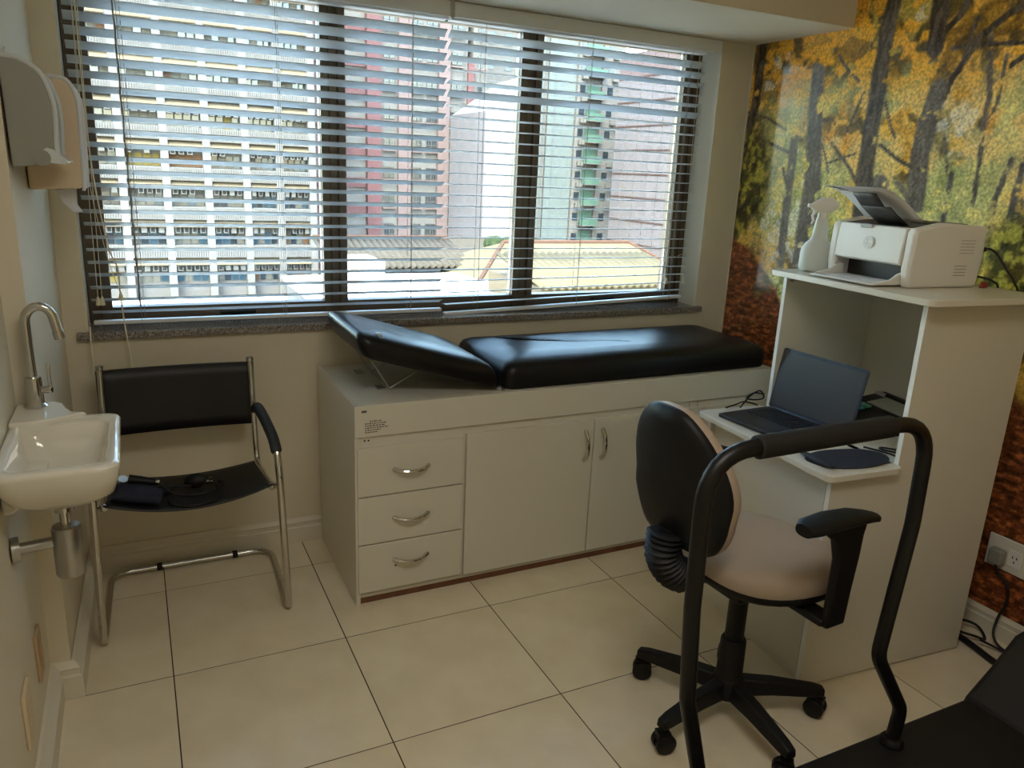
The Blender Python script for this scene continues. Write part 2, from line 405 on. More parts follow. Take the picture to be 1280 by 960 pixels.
# left bush, dark shrubs on the right, grass, leaf-covered bank
bush = sm(.16*n2-np.hypot((Y-.25)/1.0, (Z-1.72)/1.25), -.20, -.12)
bc = mix(np.zeros(Y.shape+(3,))+C3(62, 66, 28), C3(150, 140, 52), sm(n3, .42, .62)); bc = mix(bc, C3(30, 30, 16), sm(fbm(Y, Z, 20, 81), .52, .64)*.9)
img = mix(img, bc, bush*.95)
rb = sm(.22*n2-np.hypot((Y+1.52)/1.1, (Z-1.42)/1.0), -.26, -.14)
img = mix(img, mix(np.zeros(Y.shape+(3,))+C3(40, 44, 22), C3(128, 124, 50), sm(n3, .50, .66)), rb*.9)
gr = sm(1.30-.45*np.abs(Y+.2)+.08*n2-Z, -.02, .05)
img = mix(img, mix(np.zeros(Y.shape+(3,))+C3(150, 150, 84), C3(196, 190, 120), sm(n3, .4, .6)), gr*(1-sm(np.abs(Y+.25), .25, .4)))
hill = np.interp(-Y, [-.25, -.07, .06, .18, .35, .7, 1.2, 1.5, 4.2], [1.47, 1.37, 1.27, 1.15, 1.10, 1.05, 1.0, .97, .97])
gm = sm(hill+.07*(n2-.5)-Z, -.01, .03)
gc = mix(np.zeros(Y.shape+(3,))+C3(104, 56, 32), C3(172, 98, 50), sm(vnoise(Y*1.0, Z*2.4, 42, 91), .5, .8)*.7); gc = mix(gc, C3(54, 34, 20), sm(vnoise(Y*.8, Z*2.6, 34, 95), .52, .8)*.8)
gc = mix(gc, C3(96, 96, 42), sm(fbm(Y, Z, 5, 97), .56, .66)*.55*sm(Z, .8, 1.2))
img = mix(img, gc, gm)
img *= (.80+.40*n4)[..., None]*(.8+.4*n3)[..., None]
img *= 1.75; img = img*np.minimum(1, .92/np.maximum(img.max(-1), 1e-4))[..., None]
me = bpy.data.meshes.new('wall_right'); ny, nz = Y.shape
vco = np.stack([np.full(Y.shape, XR), Y, Z], -1).reshape(-1, 3)
idx = np.arange(ny*nz).reshape(ny, nz)
quads = np.stack([idx[:-1, :-1], idx[:-1, 1:], idx[1:, 1:], idx[1:, :-1]], -1).reshape(-1, 4)
nv = len(vco); bk = np.array([(XR+.2, YW+.3, 0), (XR+.2, YF, 0), (XR+.2, YF, ZC), (XR+.2, YW+.3, ZC)])
me.from_pydata(np.concatenate([vco, bk]).tolist(), [], quads.tolist()+[(nv, nv+1, nv+2, nv+3)])
ca = me.color_attributes.new('print', 'FLOAT_COLOR', 'POINT')
ca.data.foreach_set('color', np.concatenate([np.concatenate([img.reshape(-1, 3), np.ones((nv, 1))], 1), np.tile([.5, .45, .35, 1], (4, 1))]).ravel().astype(np.float32))
mm = bpy.data.materials.new('forest_wallpaper'); mm.use_nodes = True; t = mm.node_tree; b = t.nodes['Principled BSDF']
at = t.nodes.new('ShaderNodeAttribute'); at.attribute_name = 'print'; tc = t.nodes.new('ShaderNodeTexCoord')
nz_ = t.nodes.new('ShaderNodeTexNoise'); nz_.inputs['Scale'].default_value = 85; nz_.inputs['Detail'].default_value = 3; t.links.new(tc.outputs['Object'], nz_.inputs['Vector'])
mr = t.nodes.new('ShaderNodeMapRange'); mr.inputs[1].default_value = .3; mr.inputs[2].default_value = .7; mr.inputs[3].default_value = .6; mr.inputs[4].default_value = 1.4; t.links.new(nz_.outputs['Fac'], mr.inputs[0])
mxn = t.nodes.new('ShaderNodeVectorMath'); mxn.operation = 'SCALE'; t.links.new(at.outputs['Color'], mxn.inputs[0]); t.links.new(mr.outputs[0], mxn.inputs['Scale'])
t.links.new(mxn.outputs[0], b.inputs['Base Color']); b.inputs['Roughness'].default_value = .15; b.inputs['Specular IOR Level'].default_value = .9
me.materials.append(mm)
wr = link('wall_right', me); wr['kind'] = 'structure'; wr['label'] = 'right wall covered by a glossy photo print of a yellow autumn forest'
struct('trim_3', MB().box(XR-.004, XR, YW-.012, YW, 0, 2.43), m_trim)

# ================================================================== WINDOW
win = bpy.data.objects.new('window_1', None); COL.objects.link(win); win.location = (1.9, .42, WZ0); win['kind'] = 'structure'
FY0, FY1 = .40, .47
def frame_bar(x0, x1, z0, z1, name, grooves=0):
    mb = MB()
    if grooves:
        w = (x1-x0)/grooves
        for k in range(grooves): mb.box(x0+k*w+.0025, x0+(k+1)*w-.0025, FY0+(.008 if k % 2 else 0), FY1, z0, z1)
        mb.box(x0+.001, x1-.001, FY0+.02, FY1-.004, z0, z1)
    else: mb.box(x0, x1, FY0, FY1, z0, z1)
    return mb.build(name, m_bronze, win, bevel=.002)
frame_bar(WX0, .495, WZ0, WZ1, 'window_jamb', 2); frame_bar(3.30, WX1, WZ0, WZ1, 'window_jamb', 3)
frame_bar(1.366, 1.480, WZ0, WZ1, 'mullion', 3); frame_bar(2.330, 2.450, WZ0, WZ1, 'mullion', 3)
MB().box(.495, 3.30, FY0+.004, FY1, WZ0, 1.118).build('window_rail', m_bronze, win, bevel=.003)
MB().box(.495, 3.30, FY0+.004, FY1, 2.375, WZ1).build('window_rail', m_bronze, win, bevel=.003)
for a, b_ in ((.495, 1.366), (1.480, 2.330), (2.450, 3.30)):
    MB().box(a, b_, .438, .443, 1.118, 2.375).build('pane', m_glass, win)
for xa, xb in ((.909, 1.06), (2.80, 2.95)):
    mb = MB(); mb.box(xa, xb, .372, .388, 1.078, 1.094); mb.box((xa+xb)/2-.03, (xa+xb)/2+.01, .380, .406, 1.066, 1.088)
    mb.build('window_latch', m_black, win, bevel=.004, label='black window latch')
MB().box(.366, 3.442, .222, YW, 1.02, WZ0).box(WX0, WX1, YW, FY0+.02, 1.02, WZ0).build('window_sill', m_granite, win, bevel=.003, label='speckled grey granite sill')

# ================================================================== BLINDS
def slat_mesh(L, name):
    mb = MB(); w = .048; n = 6; rows = []
    for x in np.linspace(-L/2, L/2, 3):
        rows.append([(x, (k/n-.5)*w, .0026*(1-(2*k/n-1)**2)) for k in range(n+1)])
    mb.grid(rows); me = mb.mesh(name, m_slatt, smooth=60)
    return me
BY = .312
def blind(label, x0, x1, tilts, cords, rail_tilt, pulls):
    xc = (x0+x1)/2; L = x1-x0
    b = thing('window_blind', label, 'blind', (xc, BY, 1.075), group='venetian blinds at the window')
    me = slat_mesh(L, 'slat')
    for k in range(26):
        z = 1.118+.0497*k
        if z > 2.36: break
        o = link('slat', me, b, (0, rng.normal(0, .001), z-1.075)); rt = rail_tilt*max(0, 1-k/3)*.8
        o.rotation_euler = (tilts(k), rt+rng.normal(0, .0008), 0)
        d = o.modifiers.new('solid', 'SOLIDIFY'); d.thickness = .002
    r = MB().box(-L/2, L/2, -.016, .016, -.008, .008).build('bottom_rail', m_slat, b, bevel=.004, world=False); r.rotation_euler = (0, rail_tilt, 0)
    MB().box(x0, x1, BY-.028, BY+.028, 2.362, 2.412).build('head_rail', m_slat, b, bevel=.003)
    for c in cords:
        mb = MB()
        for dy in (-.027, .027): mb.tube([(c, BY+dy, 2.365), (c, BY+dy, 1.08)], .0011, 5)
        mb.tube([(c+.012, BY, 2.365), (c+.012, BY, 1.08)], .0012, 5)
        mb.build('ladder_cord', m_cordd, b)
    for pts, rad, m in pulls:
        MB().tube(pts, rad, 6).build('pull_cord', m, b)
    return b
LB = blind('left white venetian blind with steeply tilted slats above the chrome visitor chair', .424, 1.908, lambda k: -math.radians(21+(17*max(0, (k-14)/11))+rng.normal(0, 1.2)), (.600, 1.17, 1.745), 0.0,
    [([(.461, .275, 2.36), (.449, .275, 1.18)], .0013, m_cord), ([(.478, .275, 2.36), (.463, .275, 1.18)], .0013, m_cord),
     (spline([(.462, .272, 2.36), (.452, .268, 1.75), (.490, .262, 1.38), (.530, .255, 1.20)], 6), .0012, m_cord),
     (spline([(.470, .272, 2.36), (.470, .268, 1.75), (.500, .262, 1.40), (.528, .255, 1.30), (.53, .25, 1.20), (.536, .212, 1.08), (.546, .206, .95), (.545, .205, .86), (.525, .205, .81), (.48, .205, .788), (.438, .205, .82), (.416, .206, .88), (.412, .207, 1.0), (.413, .232, 1.075)], 6), .0027, m_cord)])
for c, z in (((.449, .275), 1.165), ((.464, .275), 1.165), ((.531, .254), 1.185)):
    MB().lathe([(.003, .03), (.006, .022), (.010, 0), (.009, -.004)], (c[0], c[1], z-.01), 10).build('cord_tassel', m_cord, LB)
wp = [(.590+.003*k*.1, .262+.002*math.sin(k*2.1), 2.36-k*.0455) for k in range(28)]
MB().tube([(p[0]+.0018*math.sin(i*1.9), p[1], p[2]) for i, p in enumerate(wp)], .0028, 6).build('tilt_wand', mat('tilt_wand_grey', (128, 118, 104), .6), LB)
irr = {24: 34, 23: 34, 22: 22, 21: 2, 20: 14, 19: 36, 18: 6}
RB = blind('right white venetian blind with nearly level slats, beside the forest wall', 1.924, 3.345, lambda k: -math.radians(irr.get(k, 4)+rng.normal(0, 1.4)), (2.09, 2.655, 3.25), -.032,
    [([(3.20, .276, 2.36), (3.215, .276, 1.20)], .0013, m_cord), (spline([(3.29, .276, 2.36), (3.31, .276, 1.5), (3.33, .276, 1.20)], 5), .0013, m_cord),
     (spline([(3.35, .252, 1.62), (3.405, .235, 1.50), (3.40, .235, 1.42), (3.34, .250, 1.36), (3.26, .26, 1.33)], 6), .0012, m_cord)])
for c, z in (((3.215, .276), 1.19), ((3.33, .276), 1.19)):
    MB().lathe([(.003, .03), (.006, .022), (.010, 0), (.009, -.004)], (c[0], c[1], z-.01), 10).build('cord_tassel', m_cord, RB)
for bl, a, b_ in ((LB, .410, 1.905), (RB, 1.909, 3.396)):
    MB().box(a, b_, .236, .244, 2.366, 2.428).box(a, b_, .244, .284, 2.412, 2.428).build('valance', m_slat, bl, bevel=.002)
MB().box(1.898, 1.916, .233, .2355, 2.362, 2.430).build('valance_clip', m_ltgrey, LB, bevel=.001)

# ================================================================== EXAMINATION COUCH
cb = thing('examination_couch', 'long white examination couch cabinet with black padded top under the window', 'examination couch', (2.35, -.08, 0))
CX0, CX1, CY0, CY1 = 1.293, 3.40, -.404, .228
MB().box(CX0, CX0+.018, CY0, CY1, 0, .852).build('side_panel', m_white, cb, bevel=.0015)
MB().box(CX1-.018, CX1, CY0, CY1, 0, .852).build('side_panel', m_white, cb, bevel=.0015)
MB().box(CX0+.018, CX1-.018, CY0+.018, CY1, .834, .852).build('top_panel', m_white, cb, bevel=.0015)
MB().box(CX0+.0005, CX1-.0005, CY0-.003, CY0+.018, .725, .852).build('front_rail', m_white, cb, bevel=.0015)
MB().box(CX0+.018, CX1-.018, CY0+.010, CY0+.026, .05, .727).box(CX0+.018, CX1-.018, CY1-.012, CY1, .05, .834).build('carcass', m_white, cb)
MB().box(CX0+.018, CX1-.018, CY0+.006, CY0+.022, .030, .054).build('kick_board', mat('grey_kick_board', (196, 190, 172), .5), cb)
MB().box(CX0+.004, CX1-.004, CY0+.012, CY0+.03, 0, .032).build('plinth', m_brown, cb)
def bow(parent, c, half, axis, off=.032):
    mb = MB(); pts = []; n = 12
    for k in range(n+1):
        s = -1+2*k/n; d = off*(1-abs(s)**2.6)
        pts.append((c[0]+(s*half if axis == 'x' else 0), c[1]-d, c[2]+(s*half if axis == 'z' else 0)-(0.006*(1-s*s) if axis == 'x' else 0)))
    mb.tube(pts, [.0085 if 0 < k < n else .0095 for k in range(n+1)], 10, flat=1.0)
    mb.ball((pts[0][0], pts[0][1]-.002, pts[0][2]), .0085, 8); mb.ball((pts[-1][0], pts[-1][1]-.002, pts[-1][2]), .0085, 8)
    return mb.build('handle', m_chrome, parent, label='bowed chrome handle')
for z0, z1, zh in ((.4785, .678, .580), (.2715, .4735, .372), (.057, .2665, .186)):
    d = MB().box(1.302, 1.745, CY0-.008, CY0+.010, z0, z1).build('drawer', m_white, cb, bevel=.0015)
    bow(d, (1.520, CY0-.008, zh), .072, 'x')
MB().cyl((1.455, CY0-.0095, .158), .004, .003, 'y', 10).build('screw_hole', m_black, cb)
for x0, x1, xh in ((1.758, 2.368, 2.325), (2.373, 2.985, 2.415), (2.990, 3.385, 3.34)):
    d = MB().box(x0, x1, CY0-.008, CY0+.010, .050, .692).build('door', m_white, cb, bevel=.0015)
    bow(d, (xh, CY0-.008, .575), .068, 'z')
for xx in (2.905, 2.955, 3.25):
    MB().box(xx-.0012, xx+.0012, CY0+.0085, CY0+.012, .692, .725).build('joint_line', m_vent, cb)
# marks printed near the corner
MB().box(1.320, 1.340, CY0-.0037, CY0-.003, .824, .833).build('printed_mark', m_print, cb, smooth=0)
pr = MB()
for r_, (a, w) in enumerate(((1.352, .045), (1.333, .085), (1.333, .078), (1.333, .092), (1.333, .062), (1.333, .048))):
    xx = a; zz = .786-r_*.0088
    while xx < a+w:
        l = random.uniform(.004, .012); pr.box(xx, min(xx+l, a+w), CY0-.0037, CY0-.003, zz, zz+.0042); xx += l+.003
pr.build('printed_label', m_print, cb, smooth=0, label='small block of dark print at the corner')['kind'] = 'stuff'
for xx in (1.335, 1.350): MB().cyl((xx, CY0+.0095, .706), .0038, .002, 'y', 10).build('screw_hole', m_black, cb)
# pads
def pad(name, x0, x1, y0, y1, t, crown=.012, bev=.040, shear=None):
    # cushion as stacked rounded rings in local coordinates (z 0..t)
    prof = [(.020, 0), (.004, .006), (0, t*.30), (0, t*.55), (.006, t*.74), (.018, t*.88), (.040, t*.97), (.075, t+crown*.35), (.14, t+crown*.75)]
    rings = [rrect(x0+i, x1-i, y0+i, y1-i, max(.012, .05-i*.2), z, 6) for i, z in prof]
    mb = MB(); mb.loft(rings, True, False)
    last = rings[-1]; cx, cy = (x0+x1)/2, (y0+y1)/2; n = len(last)
    inner = [(cx+(p[0]-cx)*.5, cy+(p[1]-cy)*.35, t+crown) for p in last]
    mb.loft([last, inner], False, True)
    return mb
pm = pad('mattress', 1.935, 3.375, -.385, .185, .118)
MBo = MB(); MBo.v = [(x, y, z+.853) for x, y, z in pm.v]; MBo.f = pm.f
mt = MBo.build('mattress', m_leather, cb, smooth=60, label='long flat black leatherette pad')
# seat creases pressed in the pad
cr = MB()
for k in range(7):
    a = 2.10+.035*k; zt = .853+.118+.0105
    cr.tube(spline([(a-.02, .06-.01*k, zt), (a+.08, -.03-.016*k, zt+.0005), (a+.24, -.075-.012*k, zt), (a+.38, -.07-.02*k, zt)], 5), [.0001]+[.0018]*14+[.0001], 5)
cr.build('crease', m_leather, mt, label='fine creases in the leatherette')
ang = math.radians(16.3); L = .615
hp = pad('backrest_pad', 0, L, -.385, .175, .112)
hm = MB(); hm.v = [(1.928-x*math.cos(ang)-z*math.sin(ang)*-1*-1, y, .857+x*math.sin(ang)+z*math.cos(ang)) for x, y, z in hp.v]; hm.f = hp.f
hm.v = [(1.928-x*math.cos(ang)-z*math.sin(ang), y, .857+x*math.sin(ang)+z*math.cos(ang)) for x, y, z in hp.v]
bp_ = hm.build('backrest_pad', m_leather, cb, smooth=60, label='raised black leatherette head section')
def on_pad(x, y, z): return Vector((1.928-x*math.cos(ang)-z*math.sin(ang), y, .857+x*math.sin(ang)+z*math.cos(ang)))
bc_ = on_pad(.515, -.335, .1065); nrm = Vector((-math.sin(ang)*.9, -.40, math.cos(ang)*.9)).normalized()
mb = MB(); mb.tube([bc_-nrm*.002, bc_+nrm*.004, bc_+nrm*.006], [.017, .017, .013], 20); mb.build('badge', m_chrome, bp_, label='round chrome badge')
br = MB()
for y in (.08, -.19):
    foot = Vector((1.455 if y < 0 else 1.44, y, .8535))
    br.obox((foot.x, y, .856), (.03, .055, .006))
    a = on_pad(.555, y, .0); b2 = Vector((1.487, y-.03, .858)); c = on_pad(.30, y-.03, .0)
    br.tube([a, b2], .004, 8); br.tube([b2, c], .004, 8)
br.tube([Vector((1.487, -.22, .858)), Vector((1.487, .05, .858))], .004, 8)
br.build('support_bracket', m_steel, cb, label='folding steel bracket')
MB().obox((1.9315, -.375, .858), (.012, .012, .01)).build('hinge', m_steel, cb)

# ================================================================== VISITOR CHAIR
vc = thing('visitor_chair', 'chrome cantilever chair with black sling seat and back, beside the wall sink', 'chair', (.71, -.07, 0))
rt = .0135
path = [(.440, .045, .735), (.425, -.06, .76), (.398, -.30, .69), (.395, -.345, .60), (.383, -.345, .0135), (.400, .195, .0135), (1.052, .195, .0135), (1.037, -.345, .0135), (1.020, -.345, .60), (1.018, -.30, .69), (.998, -.06, .76), (.985, .045, .735)]
MB().tube(fillet(path, [0, .07, .08, .1, .05, .09, .09, .05, .1, .08, .07, 0], 6), rt, 12).build('frame', m_chrome, vc, label='bent chrome tube frame')
for s, x, x2 in ((-1, .437, .432), (1, .984, .990)):
    MB().tube(fillet([(x, .075, .945), (x2, .045, .50), (x2+s*.008, -.295, .530)], [.0, .06, 0], 8), .0125, 12).build('seat_tube', m_chrome, vc)
    MB().tube([(x2+s*.008, -.285, .530), (.7085+s*.3115, -.345, .545)], .007, 10).ball((x2+s*.008, -.297, .530), .0165, 10).build('bolt', m_chrome, vc)
    MB().cyl((x, .0755, .938), .0145, .014, (0, .067, 1)).build('tube_cap', m_steel, vc)
    ap = [Vector((.7115+s*(.3065), -.315, .668)), Vector((.7115+s*.303, -.25, .710)), Vector((.7115+s*.292, -.13, .748)), Vector((.7115+s*.283, -.04, .765)), Vector((.7115+s*.279, .0, .756))]
    MB().tube(spline(ap, 5), [.014]+[.021]*19+[.016], 12).build('armrest', m_arm, vc, label='black padded armrest')
def seat_z(x, y):
    t = (y-.06)/(-.31-.06); h = (x-.7115)/.29
    return .492+.036*t-.055*(1-min(1, abs(h))**2)*(.55+.45*t)+.012*(1-t)*0
rows = [[(x, .058-.372*j/10, seat_z(x, .058-.372*j/10)+.014) for x in np.linspace(.424, .999, 21)] for j in range(11)]
MB().grid(rows).build('seat', m_sling, vc, solid=.006, smooth=60)
rows = [[(x, .083+.02*(1-((x-.711)/.28)**2)-(.93-z)*.065, z) for x in np.linspace(.4225, .9985, 15)] for z in np.linspace(.930, .672, 7)]
MB().grid(rows).build('backrest', m_sling, vc, solid=.028, smooth=60)
for xx in (.585, .895):
    MB().cyl((xx-.011, .195, .0135), .0165, .022, 'x', 14).build('floor_glide', m_rubber, vc, label='black plastic collar')

# blood-pressure cuff lying on the chair
sp = thing('blood_pressure_cuff', 'rolled navy blood pressure cuff with black bulb lying on the visitor chair seat', 'medical device', (.52, -.19, .49))
def sz(x, y): return seat_z(x, y)+.0175
cm = []
for k in range(9):
    t_ = k/8; x = .456+.150*t_; r_ = .030*(1 if 0 < k < 8 else .75)
    cm.append([(x+.012*math.sin(a), -.235-.02*t_+.048*math.cos(a), sz(x, -.235)+.010+r_*.92+r_*math.sin(a)*(1+.12*math.sin(3*a+k))) for a in [2*PI*j/18 for j in range(18)]])
MB().loft(cm).build('cuff', m_navy, sp, smooth=60)
fc = MB(); fc.grid([[(x, y, sz(x, y)+.012+.004*math.sin(x*60)) for x in np.linspace(.50, .64, 8)] for y in np.linspace(-.17, -.08, 5)]); fc.build('cuff_flap', m_navy, sp, solid=.012)
gx, gy_ = .487, -.165; gz_ = sz(gx, gy_)+.075
MB().cyl((gx, gy_, gz_-.020), .0175, .014, (.2, -.4, .8), 20).build('gauge', m_chrome, sp)
gb = MB(); gb.tube([(gx+.02, gy_-.01, gz_-.012), (gx+.06, gy_-.012, gz_-.02), (gx+.11, gy_-.02, gz_-.03)], [.020, .017, .012], 12); gb.build('gauge_grip', m_black, sp)
MB().cyl((gx+.11, gy_-.02, gz_-.03), .010, .012, (1, -.15, -.2), 12).build('connector', m_chrome, sp)
tb = [(gx+.12, gy_-.022, gz_-.032), (.66, -.20, sz(.66, -.20)+.02), (.74, -.215, sz(.74, -.21)+.012), (.80, -.20, sz(.80, -.2)+.012), (.835, -.155, sz(.835, -.15)+.015), (.82, -.135, sz(.82, -.14)+.02)]
MB().tube(spline(tb, 8), .0055, 8).build('tube', m_rubber, sp)
lp = [(.66, -.13, sz(.66, -.13)+.02), (.64, -.19, sz(.64, -.19)+.01), (.645, -.27, sz(.645, -.27)+.008), (.71, -.31, sz(.71, -.3)+.008), (.79, -.285, sz(.79, -.28)+.008), (.815, -.22, sz(.815, -.22)+.010), (.805, -.16, sz(.805, -.16)+.02)]
MB().tube(spline(lp, 8), .0055, 8).build('tube', m_rubber, sp)
MB().tube(spline([(.60, -.12, sz(.6, -.12)+.025), (.66, -.12, sz(.66, -.12)+.022), (.72, -.135, sz(.72, -.135)+.02)], 6), .0055, 8).build('tube', m_rubber, sp)
bx_, by_ = .738, -.115; MB().lathe([(.004, -.045), (.018, -.036), (.0285, -.012), (.0285, .010), (.018, .034), (.007, .044)], (0, 0, 0), 18).build('bulb', m_rubber, sp, world=False)
bo = COL.objects['bulb']; bo.location = (bx_-.52, by_+.19, sz(bx_, by_)+.0315-.49); bo.rotation_euler = (0, math.radians(82), math.radians(-20))
MB().tube([(.772, -.128, sz(.772, -.128)+.026), (.800, -.138, sz(.80, -.138)+.026)], .009, 10).obox((.79, -.135, sz(.79, -.135)+.034), (.012, .016, .016)).build('valve', m_chrome, sp)

# ================================================================== WALL SINK
sk = thing('wall_sink', 'small white porcelain sink on the left wall with chrome gooseneck tap', 'sink', (XL, -.92, .85))
rings = [rrect(.345, .395, -.975, -.925, .02, .848), rrect(.325, .425, -1.01, -.89, .04, .852), rrect(.290, .465, -1.075, -.80, .06, .872), rrect(.262, .500, -1.125, -.735, .06, .905),
         rrect(.248, .513, -1.150, -.712, .05, .950), rrect(.2455, .5185, -1.160, -.704, .045, .985), rrect(.2455, .5185, -1.160, -.704, .042, .995), rrect(.250, .514, -1.155, -.709, .040, 1.0005), rrect(.258, .506, -1.147, -.717, .036, 1.0015),
         rrect(.268, .494, -1.122, -.756, .034, .999), rrect(.274, .488, -1.115, -.763, .034, .991), rrect(.280, .480, -1.104, -.772, .04, .955), rrect(.292, .462, -1.080, -.795, .05, .915), rrect(.315, .430, -1.03, -.84, .05, .892), rrect(.345, .395, -.975, -.925, .02, .886)]
MB().loft(rings, True, True).build('basin', m_porc, sk, smooth=50)
led = [(.2455, -.772), (.2455, -.5745), (.345, -.5745), (.366, -.60), (.380, -.66), (.398, -.700), (.43, -.715), (.43, -.722), (.39, -.738), (.36, -.752), (.30, -.772)]
MB().loft([[(x, y, .93) for x, y in led], [(x, y, 1.006) for x, y in led], [(x+(.30-x)*.03, y+(-.67-y)*.03, 1.0115) for x, y in led]]).build('tap_ledge', m_porc, sk, bevel=.003)
MB().prism([(.2455, .850), (.270, .853), (.31, .888), (.34, .905), (.2455, .93)], -1.03, -.80, 'y').build('wall_bracket', m_porc, sk, bevel=.008, seg=3)
fx, fy = .300, -.628
fa = MB(); fa.lathe([(.028, 1.0115), (.030, 1.0165), (.026, 1.021), (.0225, 1.024), (.0225, 1.098), (.0215, 1.102), (.014, 1.104)], (fx, fy, 0), 20); fo = fa.build('tap', m_chrome, sk, label='chrome gooseneck tap')
gp = [(fx, fy, 1.10), (fx-.002, fy, 1.20), (fx-.002, fy, 1.262)] + [(fx+.034-.036*math.cos(a), fy, 1.262+.045*math.sin(a)) for a in [PI*k/10*.86 for k in range(1, 11)]] + [(fx+.078, fy, 1.222)]
MB().tube(gp, [.0125]*(len(gp)-2)+[.0135, .0135], 14).build('spout', m_chrome, fo)
tip = Vector(gp[-1]); tdir = (Vector(gp[-1])-Vector(gp[-2])).normalized()
MB().tube([tip-tdir*.012, tip+tdir*.010], .0155, 14).build('aerator', m_chrome, fo)
MB().tube([(fx+.018, fy-.004, 1.063), (fx+.046, fy-.010, 1.066)], [.010, .012], 14).obox((fx+.042, fy-.010, 1.105), (.010, .010, .072)).build('lever', m_chrome, fo, bevel=.002)
tr = MB(); tr.lathe([(.012, .868), (.013, .832), (.024, .828), (.024, .815), (.0135, .812), (.0135, .768)], (.370, -.95, 0), 18); tro = tr.build('drain_pipe', m_chrome, sk)
MB().lathe([(.006, .774), (.033, .771), (.036, .766), (.036, .634), (.033, .629), (.006, .627)], (.370, -.95, 0), 28).build('bottle_trap', m_steel, sk, label='brushed steel bottle trap')
MB().tube([(.340, -.95, .728), (.262, -.965, .728)], .0155, 16).tube([(.2435, -.968, .728), (.262, -.965, .728)], .034, 24).build('waste_pipe', m_steel, sk)
MB().tube([(.2435, -.86, .832), (.250, -.86, .832)], .026, 18).tube([(.250, -.86, .832), (.300, -.875, .832)], .009, 12).tube([(.270, -.866, .832), (.285, -.87, .832)], .013, 12).build('stop_valve', m_chrome, sk)
MB().tube(spline([(.300, -.875, .832), (.345, -.90, .825), (.40, -.88, .826), (.43, -.82, .842), (.42, -.75, .90)], 6), .0075, 8).build('supply_hose', mat('bronze_hose', (120, 104, 84), .4, metal=.6), sk)

# ================================================================== DISPENSERS
dg = thing('paper_towel_dispenser', 'grey curved paper towel dispenser, front one of two on the left wall', 'dispenser', (.31, -.45, 1.68))
prof = [(.305, 1.972), (.348, 1.967), (.391, 1.939), (.412, 1.893), (.420, 1.835), (.416, 1.744), (.4165, 1.712), (.380, 1.692), (.309, 1.684)]
MB().prism(prof, -.570, -.345, 'y').build('body', m_grayp, dg, bevel=.004)
rim = spline([(x, -.5715, z) for x, z in prof[:7]], 4)
st = MB(); 
for y in (-.566, -.350): MB().tube([(p.x+.004, y, p.z) for p in rim], .007, 8).build('front_cover_rim', m_clear, dg, label='shiny pale rim')
MB().prism([(.372, 1.700), (.378, 1.728), (.395, 1.740), (.413, 1.735), (.446, 1.703), (.436, 1.696)], -.575, -.34, 'y').build('tear_lip', m_clear, dg, bevel=.002)
MB().cyl((.382, -.577, 1.712), .022, .006, 'y', 18).build('lock_disc', m_grayp, dg)
MB().tube([(.325, -.575, 1.992), (.322, -.565, 1.985), (.328, -.56, 1.975)], .002, 6).build('hook', m_cord, dg)
db = thing('paper_towel_dispenser', 'beige box paper towel dispenser behind the grey one on the left wall', 'dispenser', (.32, -.15, 1.61))
prof = [(.312, 1.955), (.392, 1.952), (.440, 1.945), (.464, 1.90), (.468, 1.829), (.463, 1.640), (.456, 1.620), (.314, 1.613)]
MB().prism(prof, -.27, -.045, 'y').build('body', m_beigep, db, bevel=.006, seg=3)
st = MB(); rim = spline([(x, 0, z) for x, z in prof[1:7]], 4)
for y in (-.270, -.045): MB().tube([(p.x+.003, y, p.z) for p in rim], .0065, 8).build('front_cover_rim', m_paper, db)
MB().cyl((.333, -.272, 1.640), .011, .004, 'y', 16).build('lock_disc', m_beigep, db)
pt = MB(); rows = []
for k in range(9):
    t_ = k/8; rows.append([(.372+.050*t_+.055*s_*(1-.55*t_)+.004*math.sin(6*s_+k), -.20-.02*t_+.03*s_, 1.616-.075*t_) for s_ in np.linspace(0, 1, 9)])
pt.grid(rows); o = pt.build('paper_towel', m_paper, None, solid=.0012, smooth=60); tag(o, 'crumpled white paper towel hanging from the beige dispenser', 'paper towel')

# wall plates at the lower left
for (y0, y1, z0, z1, m, lab) in ((-.835, -.755, .235, .385, m_tan, 'worn tan blank wall plate on the left wall, nearer the window'), (-1.13, -1.03, .235, .392, m_plate, 'cream blank wall plate low on the left wall, nearer the camera')):
    p = thing('wall_plate', lab, 'wall plate', (XL, (y0+y1)/2, (z0+z1)/2))
    MB().box(XL, XL+.010, y0, y1, z0, z1).build('plate', m, p, bevel=.003)
    MB().box(XL+.010, XL+.0125, (y0+y1)/2-.022, (y0+y1)/2+.022, (z0+z1)/2-.035, (z0+z1)/2+.035).build('insert', m, p, bevel=.002)

